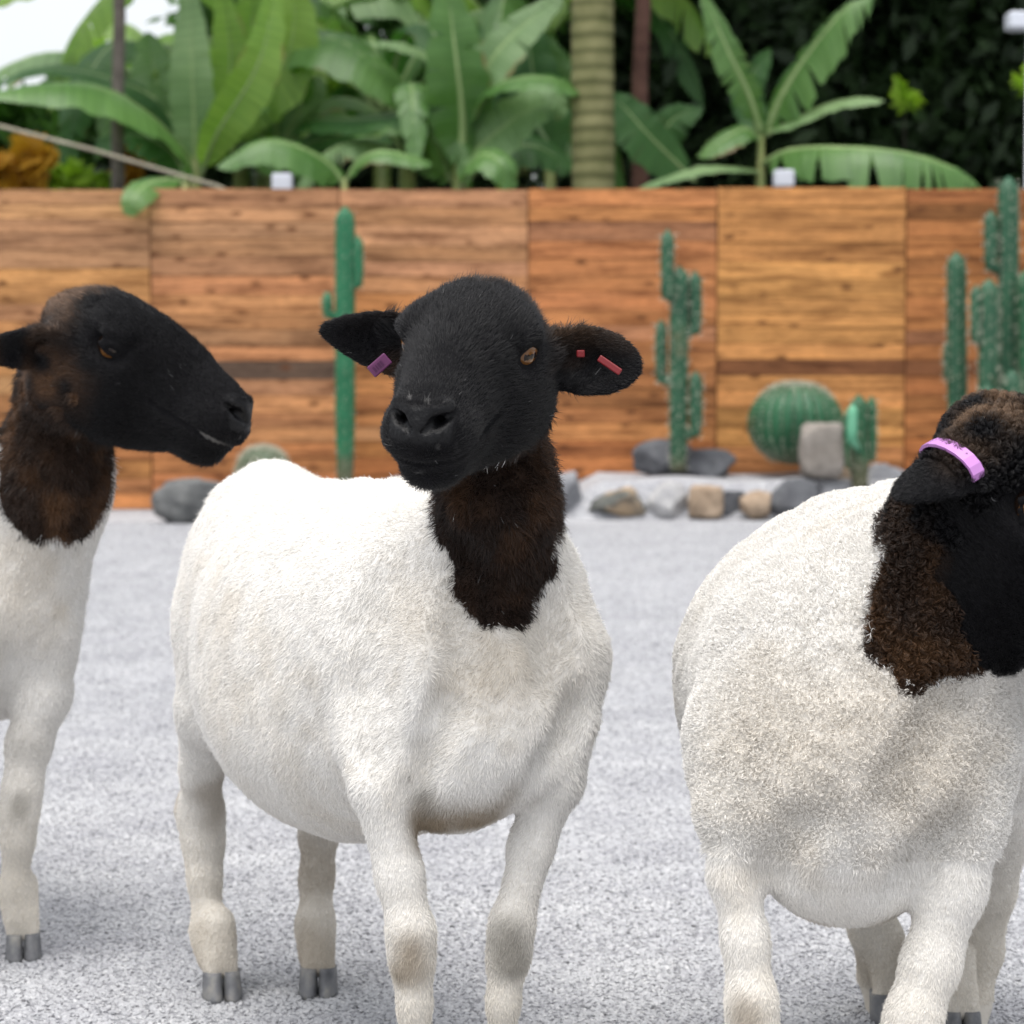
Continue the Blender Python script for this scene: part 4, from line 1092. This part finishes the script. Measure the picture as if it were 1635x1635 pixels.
    for sg in (-1,1):
        for q0, q1 in zip(head.mouth[(sg+1)//2], head.mouth[(sg+1)//2][1:]): mouth |= is_head & (seg_d(p, q0, q1) < .0045*head.s)
        mouth |= is_head & (seg_d(p, head.w(.192,.004,sg*.012), head.w(.176,.008,sg*.026)) < .0095*head.s)
    keep = eyeok & ~mouth & ~(nose & (g_.random(cnt) < .9)) & (p[:,2] > .034)
    p, n, f, u, l, is_head, is_ear, nk, eyed = [q[keep] for q in (p, n, f, u, l, is_head, is_ear, nk, eyed)]
    cnt = len(p); ear_in = is_ear & ~is_head
    back = np.array(spec['axis'])*-1.0
    fd1 = back*.55 + np.array((0,0,-.8)); flow = np.tile(fd1, (cnt,1))
    flow[p[:,2] < .34] = (0,0,-1)
    hf = -np.array(head.F) + 0*p; flow = np.where(is_head[:,None], hf, flow)
    flow = np.where((nk < 0)[:,None] & ~is_head[:,None], np.array((0,0,-1.0))+back*.2, flow)
    for e_ in ears:
        o = np.array(Vector(e_[1]).normalized()); mm = ear_in & ((l*e_[0]) > 0); flow[mm] = o
    flow = flow + (np.stack([vnoise(p, 14, seed+20+i) for i in range(3)], 1)-.5)*1.1
    flow -= (flow*n).sum(1)[:,None]*n; flow /= np.linalg.norm(flow,axis=1)[:,None]+1e-9
    dark = is_head | ear_in | (nk < 0)
    ln = np.where(is_head, .0065, np.where(ear_in, .0035, np.where(nk < 0, .0085, np.where(p[:,2] < .13, .0030, np.where(p[:,2] < .32, .0040, spec['len'])))))
    ln = np.where(is_head & (f > .12), .0035, ln); ln = np.where(is_head & (u < -.06) & (f > .1), .007, ln)
    poll = is_head & (f < -.02) & (u > -.02); ln = np.where(poll, .009, ln)
    w3 = np.zeros(cnt, bool)
    if spec.get('nub'):        # tight curls: the pile stands in small rounded nubs
        w_ = (~is_head) & (~is_ear) & (p[:,2] > .335+.03*vnoise(p, 20, seed+63))
        w3 = w_
    ln = ln*np.where(is_head, .40+.60*sstep(.022,.045,eyed), 1)
    ln = ln*np.where(w3, g_.uniform(.85,1.1,cnt), g_.uniform(.6,1.25,cnt)); stray = g_.random(cnt) < .004; ln = np.where(stray & ~ear_in, ln*1.9, ln)
    up = np.where(is_head, .42, np.where(ear_in, .35, np.where(nk < 0, .75, np.where(p[:,2] < .34, .30, spec.get('up', .52)))))
    clump = np.where(is_head & ~poll, .25, np.where(ear_in, .1, np.where(nk < 0, .9, np.where(p[:,2] < .34, .35, spec['curl']))))
    cg = vgrad(p, spec['clumpf'], seed+40); cg -= (cg*n).sum(1)[:,None]*n
    rd = g_.normal(size=(cnt,3))*.22
    K = 4; pos = np.empty((cnt,K,3), np.float32)
    for i in range(K):
        t = i/(K-1)
        d = n*(up*t)[:,None] + flow*((1-up)*t + .35*t*t)[:,None] + cg*(clump*t*1.6)[:,None] + rd*(t*t)
        pos[:,i] = p + d*ln[:,None]
    if spec.get('nub'):
        poll3 = (is_head & (f < .0) & (u > -.03)) | (is_head & (f < .015-.02*vnoise(p, 30, seed+64)) & (u < -.045)) | ((nk < 0) & ~is_head & ~is_ear)
        for sel, size, hgt in ((w3 & ~(nk < 0), .0056, .0040), (poll3 & ~ear_in, .0090, .0065)):
            q, nn = p[sel], n[sel]; c_ = cells(q, size, seed+60); v_ = c_-q; v_ -= (v_*nn).sum(1)[:,None]*nn
            hh = hgt*g_.uniform(.75,1.15,len(q))[:,None]*(.7+.6*vnoise(c_, 60, seed+61))[:,None]
            sw = np.cross(nn, v_)*.5
            jt = g_.normal(size=q.shape)*.0005
            pos[sel,0] = q; pos[sel,1] = q+nn*hh*.60-v_*.06+jt; pos[sel,2] = q+nn*hh*1.0+v_*.45+sw*.7+jt; pos[sel,3] = q+nn*hh*.86+v_*.95+sw*.4+jt
    col = np.ones((cnt,4), np.float32)
    col[:,:3] = np.clip(colour(p, n, g_.normal(size=cnt)*np.where(dark, .35, .05), g_.normal(size=cnt)*.0028), .002, .88)
    # sun-bleached brown tips and a few white hairs
    wh = dark & (g_.random(cnt) < .0007); col[wh,:3] = .20
    cu = bpy.data.hair_curves.new('fleece'); cu.add_curves([K]*cnt)
    cu.attributes['position'].data.foreach_set('vector', pos.ravel())
    ra = cu.attributes.get('radius') or cu.attributes.new('radius', 'FLOAT', 'POINT')
    rr = np.where(is_head|ear_in, .00022, .00030)[:,None]*np.array([1.0,.9,.65,.2])[None,:]
    ra.data.foreach_set('value', rr.astype(np.float32).ravel())
    ca = cu.attributes.new('coat', 'FLOAT_COLOR', 'CURVE'); ca.data.foreach_set('color', col.ravel())
    cu.materials.append(M_HAIR)
    o = bpy.data.objects.new('fleece', cu); COL.objects.link(o); attach(o, root); o['kind'] = 'stuff'
    # ---- hooves, eyes
    for g0, fwd, r in gs: hoof(root, g0, fwd, r*.95, .034)
    for sg in (-1,1):
        c = head.w(.019, .010, sg*.0525); r = .0175*head.s; ax = (head.L*sg*.85+head.F*.52-head.U*.10).normalized()
        bm = bmesh.new(); bmesh.ops.create_uvsphere(bm, u_segments=28, v_segments=18, radius=r)
        e1 = head.F - ax*head.F.dot(ax); e1.normalize(); e2 = ax.cross(e1)
        for v in bm.verts: v.co = c + e1*v.co.x + e2*v.co.y + ax*v.co.z
        fm = []
        for q in bm.faces:
            d = (q.calc_center_median()-c)/r; x_, y_, z_ = d.dot(e1), d.dot(e2), d.dot(ax)
            rad = math.hypot(x_, y_)
            fm.append(0 if z_ < 0 or rad > .74 else (0 if abs(y_) < .17 and abs(x_) < .50 else 1))
        me = bpy.data.meshes.new('eyeball'); bm.to_mesh(me); bm.free(); me.materials.append(M_EYE); me.materials.append(M_IRIS)
        me.polygons.foreach_set('material_index', fm); me.polygons.foreach_set('use_smooth', [True]*len(fm))
        eo = bpy.data.objects.new('eyeball', me); COL.objects.link(eo); attach(eo, root)
    return root

def box_on(parent, name, c, ex, ey, ez, sx, sy, sz, m, bev=.0012):
    """small bevelled plate centred at c with axes ex,ey,ez"""
    mb = MB().box(-sx/2,sx/2,-sy/2,sy/2,-sz/2,sz/2,bev)
    mb.v = [Vector(c)+Vector(ex)*v.x+Vector(ey)*v.y+Vector(ez)*v.z for v in mb.v]
    return mb.build(name, m, parent, False)
UPV = Vector((0,0,1))
def basis(ax):
    f = Vector(ax).normalized(); s = f.cross(UPV).normalized(); return (f, s, s.cross(f))

# ---- middle sheep: three-quarter view, head towards the camera
A1 = Vector((.415,-.91,0)); B1 = basis(A1); H0 = Vector((-.31,3.0,0)); 
def tp(t, z, s=0): return H0 + A1.normalized()*t + B1[1]*s + Vector((0,0,z))
h1 = Head(P(757,556,2.325), (-.255,-.88,-.39), R(-5.0), .955)
ears1 = [( 1, (-.96,-.05,.17), (-.10,-.85,-.25), .106, .031, 0, .42),
         (-1, (.97,-.02,-.10), (-.12,-.9,.10), .092, .035, 0, .10)]
parts1 = dict(
 ell=[(tp(.285,.465), B1, (.32,.148,.195), .05), (tp(.04,.515), B1, (.155,.106,.155), .06), (tp(.50,.475), B1, (.17,.118,.165), .05),
      (tp(.60,.43), B1, (.10,.095,.115), .05), (tp(.30,.40), B1, (.25,.143,.135), .05)],
 cone=[(P(785,640,2.44), px(78,2.44), P(795,800,2.43), px(76,2.43), .03), (P(795,800,2.43), px(76,2.43), P(790,960,2.50), px(105,2.5), .05),
       (P(790,900,2.50), px(85,2.5), P(700,880,2.66), px(100,2.66), .07),
       (P(886,1050,2.47), px(68,2.47), P(900,1150,2.45), px(54,2.45), .03), (P(632,1060,2.50), px(78,2.5), P(604,1180,2.45), px(52,2.45), .03),
       (P(775,1090,2.43), px(92,2.43), P(765,1205,2.43), px(82,2.43), .03), (P(820,1130,2.41), px(56,2.41), P(835,1200,2.41), px(62,2.41), .04), (P(850,945,2.5), px(64,2.5), P(885,1050,2.47), px(66,2.47), .05),
       (P(365,1000,2.95), px(70,2.95), P(330,1150,2.93), px(42,2.93), .05), (P(520,1050,2.95), px(90,2.95), P(515,1280,2.98), px(40,2.98), .05)],
 legs=[[(602,1150,2.44,52),(607,1250,2.42,44),(638,1400,2.41,34),(656,1490,2.40,34),(659,1535,2.40,32),(661,1600,2.40,25),(661,1720,2.41,24),(661,1780,2.40,32)],
       [(903,1150,2.45,50),(888,1250,2.44,38),(848,1350,2.44,32),(816,1480,2.43,32),(811,1530,2.43,30),(804,1600,2.43,24),(802,1720,2.44,23),(802,1775,2.43,31)],
       [(325,1130,2.93,40),(322,1230,3.0,32),(320,1300,3.04,34),(324,1345,3.04,31),(326,1400,3.03,25),(333,1490,3.02,26),(339,1525,3.01,26)],
       [(515,1280,3.0,36),(508,1330,3.06,29),(505,1400,3.05,25),(501,1480,3.04,26),(501,1525,3.03,25)]],
 grooves=[([(735,1060),(752,1102),(792,1130),(842,1118)], .032, .009, 2.2, 2.9), ([(664,1262),(676,1215),(700,1165),(722,1120)], .022, .014, 2.2, 2.9), ([(846,1272),(880,1225),(908,1180),(925,1130)], .020, .010, 2.2, 2.9),
          ([(712,900),(728,980),(752,1050),(790,1085)], .036, .007, 2.2, 2.9), ([(548,1180),(538,1090),(560,980),(600,900)], .060, .004, 2.2, 3.0),
          ([(880,960),(890,1020),(880,1080)], .025, .006, 2.2, 2.9)],
 late=[(P(300,1262,3.06), px(12,3.06), P(297,1290,3.06), px(13,3.06), .02)])
ax1 = [axis_lin(-.52,.24,-.215,.145,.0032,.008), axis_lin(2.08,3.2,2.10,2.44,.0032,.008), axis_lin(-.01,.93,.665,.92,.0032,.008)]
st1 = [(P(655,1525,2.37), .044, .80, 'tan'), (P(816,1515,2.40), .040, .80, 'grey'), (P(700,1290,2.42), .055, .95, 'tan'), (P(690,1265,2.40), .03, .8, 'grey'), (P(770,1310,2.40), .05, .8, 'tan'),  # brisket entries: tan stain plus dark shading painted into the coat
       (P(700,1000,2.42), .07, .45, 'cream'), (P(760,1080,2.36), .06, .5, 'cream'), (P(870,1050,2.4), .08, .35, 'cream'), (P(820,1040,2.36), .06, .5, 'cream'),
       (P(340,1530,3.0), .05, .45, 'tan'), (P(500,1530,3.0), .06, .5, 'tan'), (P(352,1280,3.0), .05, .45, 'tan'), (P(295,1280,3.05), .03, .5, 'tan'), (P(510,1380,3.04), .06, .45, 'tan'),
       (P(655,1246,2.385), .006, 1.0, 'grey'), (P(450,1150,2.7), .12, .2, 'cream')]
s1 = build_sheep('sheep with black face and both ears spread, looking at the camera, in the middle', (tp(.3,0)), ax1, parts1, h1, ears1,
    [(661,2.40,(.1,-1),.026),(802,2.43,(-.1,-1),.025),(350,2.985,(.25,-1),.026),(505,3.005,(.05,-1),.026)],
    dict(black=[(P(790,620,2.44), P(808,915,2.40), px(88,2.42)), (P(792,640,2.475), P(795,770,2.475), px(98,2.475)), (P(796,640,2.425), P(800,795,2.425), px(120,2.425))], stains_shade=st1, axis=A1.normalized(), squint=1.42, wool=.003, curl=.55, len=.0050, clumpf=75, brown=.55), 101)
# ear tags of the middle sheep
c = P(606,583,2.29)
o = box_on(s1, 'ear_tag', c, Vector((.75,-.1,.65)).normalized(), Vector((-.65,.0,.75)).normalized(), Vector((0,-1,-.1)).normalized(), .022, .0125, .0022, M_TAG_PURPLE)
o['label'] = 'purple plastic tag at the root of the left hand ear'
ex, ey, ez = Vector((.75,-.1,.65)).normalized(), Vector((-.65,.0,.75)).normalized(), Vector((0,-1,-.1)).normalized()
for k, (dx, hgt) in enumerate(((-.006,.0055),(-.003,.0055),(.000,.0055),(.003,.0055))):
    q = box_on(o, 'print', c+ex*dx+ez*.0016, ex, ey, ez, .0012 if k in (1,) else .0022, hgt, .0004, M_TAG_INK, 0)
tg = MB(); 
c = P(957,578,2.335)
o = box_on(s1, 'ear_tag', c + Vector((.010,0,-.003)), Vector((.80,-.2,-.55)).normalized(), Vector((.55,.1,.80)).normalized(), Vector((0,-1,0)), .026, .007, .0022, M_TAG_RED)
o['label'] = 'narrow red plastic tag inside the right hand ear'
box_on(o, 'stud', c + Vector((-.018,.002,.008)), Vector((1,0,0)), UPV, Vector((0,-1,0)), .008, .007, .003, M_TAG_RED)

# ---- left sheep: profile, cut off by the left edge
A2 = Vector((.80,-.60,0)); B2 = basis(A2)
h2 = Head(P(182,553,3.10), (.85,-.24,-.455), R(0), 1.04)
ears2 = [( 1, (-.86,-.45,-.08), (.25,-.75,-.5), .100, .029, .004, .35), (-1, (-.35,.9,.1), (.8,.3,-.3), .100, .027, 0, .3)]
c2 = Vector((P(15,960,3.22).x, 3.24, 0))
def t2(t, z, s=0): return c2 - A2.normalized()*t + B2[1]*s + Vector((0,0,z))
parts2 = dict(
 ell=[(t2(.10,.475), B2, (.15,.120,.155), .06), (t2(.38,.48), B2, (.33,.165,.195), .05), (t2(.66,.52), B2, (.16,.125,.155), .06), (t2(.03,.42), B2, (.11,.10,.105), .05), (t2(.36,.42), B2, (.27,.16,.14), .05)],
 cone=[(P(105,600,3.14), px(72,3.14), P(85,760,3.16), px(72,3.16), .03), (P(85,760,3.16), px(72,3.16), P(40,930,3.2), px(95,3.2), .06), (P(60,800,3.2), px(70,3.2), P(-70,830,3.34), px(95,3.34), .08),
       (P(85,1010,3.19), px(48,3.19), P(70,1110,3.20), px(40,3.20), .025), (P(-90,1020,3.13), px(60,3.13), P(-90,1120,3.12), px(45,3.12), .05)],
 legs=[[(70,1110,3.20,40),(46,1190,3.19,33),(34,1260,3.18,28),(30,1300,3.18,27),(28,1340,3.18,23),(25,1420,3.19,21),(29,1455,3.19,22)],
       [(-90,1120,3.10,46),(-95,1200,3.08,34),(-100,1300,3.06,28),(-100,1430,3.06,22),(-98,1500,3.06,26)],
       [(-480,1100,3.6,50),(-490,1180,3.64,32),(-492,1230,3.68,28),(-486,1300,3.66,22),(-484,1370,3.64,25)],
       [(-620,1100,3.45,50),(-630,1190,3.49,32),(-632,1240,3.53,28),(-626,1310,3.51,22),(-624,1390,3.49,25)]])
ax2 = [axis_lin(-1.42,-.30,-.72,-.32,.0034,.009), axis_lin(2.86,3.95,2.95,3.26,.0034,.009), axis_lin(-.01,.97,.63,.92,.0034,.009)]
st2 = [(P(30,1290,3.16), .024, .75, 'grey'), (P(40,1190,3.16), .05, .3, 'grey'), (P(60,960,3.1), .09, .4, 'cream'), (P(110,1030,3.12), .06, .5, 'cream'), (P(30,900,3.1), .08, .4, 'cream')]
s2 = build_sheep('sheep in profile with black head pointing right, cut off by the left edge', t2(.35,0), ax2, parts2, h2, ears2,
    [(30,3.19,(.2,-1),.025),(-98,3.06,(.3,-1),.025),(-484,3.64,(.5,-1),.025),(-624,3.49,(.5,-1),.025)],
    dict(black=[(P(105,600,3.14), P(92,772,3.12), px(97,3.13))], stains_shade=st2, axis=A2.normalized(), wool=.003, curl=.55, len=.0050, clumpf=75, brown=.95, bcol=(.085,.043,.021), poll=(.19,.12,.08), squint=.52, lip=1), 202, .85)

# ---- right sheep: faces the camera, head turned right, curly fleece
A3 = Vector((-.26,-.965,0)); B3 = basis(A3); F0 = Vector((.315,2.25,0))
def t3(t, z, s=0): return F0 - A3.normalized()*t + B3[1]*s + Vector((0,0,z))
h3 = Head(P(1643,787,2.18), (.58,-.32,-.75), R(0), 1.05)
ears3 = [( 1, (-.80,-.45,-.40), (.30,.55,-.78), .100, .034, .036, .25), (-1, (.1,.95,.1), (.8,.3,-.3), .10, .028, .03, .3)]
parts3 = dict(
 ell=[(t3(.06,.475), B3, (.155,.150,.155), .07), (t3(.32,.460,.006), B3, (.32,.212,.187), .06), (t3(.58,.50), B3, (.17,.150,.155), .06), (t3(-.02,.40), B3, (.10,.115,.125), .05)],
 cone=[(P(1610,820,2.22), px(112,2.22), P(1500,960,2.22), px(112,2.22), .03), (P(1500,960,2.22), px(112,2.22), P(1410,1080,2.27), px(130,2.27), .06), (P(1490,1010,2.20), px(105,2.20), P(1420,1190,2.17), px(95,2.17), .045), (P(1480,900,2.3), px(90,2.3), P(1400,940,2.5), px(120,2.5), .08),
       (P(1175,1180,2.25), px(70,2.25), P(1170,1290,2.22), px(48,2.22), .05), (P(1545,1200,2.22), px(72,2.22), P(1540,1300,2.20), px(58,2.20), .05),
       (P(1345,1270,2.20), px(85,2.2), P(1350,1365,2.21), px(72,2.21), .06)],
 legs=[[(1170,1290,2.21,48),(1174,1400,2.20,38),(1190,1500,2.19,32),(1200,1600,2.18,35),(1203,1650,2.18,34),(1204,1730,2.18,32),(1204,1860,2.19,31),(1204,1900,2.18,37)],
       [(1540,1300,2.20,58),(1520,1420,2.19,48),(1486,1540,2.18,41),(1458,1625,2.17,41),(1450,1670,2.17,38),(1442,1760,2.17,33),(1440,1870,2.18,32),(1440,1915,2.17,38)],
       [(1380,1380,2.85,50),(1392,1480,2.90,34),(1404,1560,2.93,30),(1412,1610,2.92,25),(1424,1670,2.90,25)],
       [(1600,1300,2.78,55),(1582,1420,2.83,36),(1566,1520,2.86,31),(1552,1600,2.85,27),(1545,1680,2.82,26)]],
 grooves=[([(1228,1400),(1240,1370),(1262,1335),(1300,1310)], .024, .004, 1.9, 2.6), ([(1452,1432),(1475,1390),(1510,1350),(1540,1330)], .028, .007, 1.9, 2.6),
          ([(1548,1125),(1515,1190),(1475,1250),(1450,1290)], .045, .012, 1.9, 2.6)])
ax3 = [axis_lin(.05,.70,.33,.69,.0034,.0055), axis_lin(1.93,3.1,1.95,2.28,.0034,.0065), axis_lin(-.01,.90,.52,.89,.0034,.0055)]
st3 = [(P(1200,1640,2.14), .042, .65, 'tan'), (P(1200,1200,2.15), .10, .2, 'cream'), (P(1500,1180,2.15), .10, .3, 'cream'), (P(1350,1150,2.1), .12, .2, 'cream'), (P(1500,1270,2.14), .08, .25, 'cream'),
       (P(1300,1465,2.22), .03, .5, 'tan'), (P(1420,1465,2.2), .03, .6, 'tan'), (P(1410,1550,2.9), .06, .4, 'tan')]
s3 = build_sheep('curly white sheep with a pink ear tag, its head cut off by the right edge', t3(.3,0), ax3, parts3, h3, ears3,
    [(1204,2.17,(0,-1),.027),(1440,2.16,(-.1,-1),.027),(1428,2.88,(.1,-1),.026),(1543,2.80,(0,-1),.026)],
    dict(black=[(P(1600,770,2.2), P(1497,975,2.12), px(130,2.13)), (P(1600,800,2.2), P(1530,1020,2.12), px(96,2.13))], stains_shade=st3, axis=A3.normalized(), wool=.0075, curl=.7, len=.0060, up=.95, nub=1, squint=1, clumpf=150, poll=(.20,.125,.075), bcol=(.085,.042,.018), brown=.5), 303, 1.45)
eo = Vector(ears3[0][1]).normalized(); er = h3.w(-.046,.012,.058)
wv = eo.cross(Vector((.35,-.55,-.75))).normalized(); fv = wv.cross(eo).normalized()
# band over the back of the ear
wv = eo.cross((Vector(ears3[0][2])-eo*Vector(ears3[0][2]).dot(eo)).normalized()).normalized(); fv = wv.cross(eo)
if fv.dot(Vector(ears3[0][2])) < 0: fv = -fv
pts = [er + eo*.040 + wv*(.033*math.sin(a)) - fv*(.001+.018*math.cos(a)) for a in [R(-100+20*i) for i in range(11)]]
mb = MB(); 
for i, q in enumerate(pts):
    t_ = (pts[min(i+1,10)]-pts[max(i-1,0)]).normalized(); nn = t_.cross(eo).normalized()
    mb.v += [q+eo*.0065+nn*.002, q-eo*.0065+nn*.002, q-eo*.0065-nn*.001, q+eo*.0065-nn*.001]
for i in range(10):
    for k in range(4): mb.f.append((i*4+k, i*4+(k+1)%4, i*4+4+(k+1)%4, i*4+4+k))
mb.f += [(0,1,2,3), (43,42,41,40)]
o = mb.build('ear_tag', M_TAG_PINK, s3, False); o['label'] = 'pink plastic tag band round the ear'
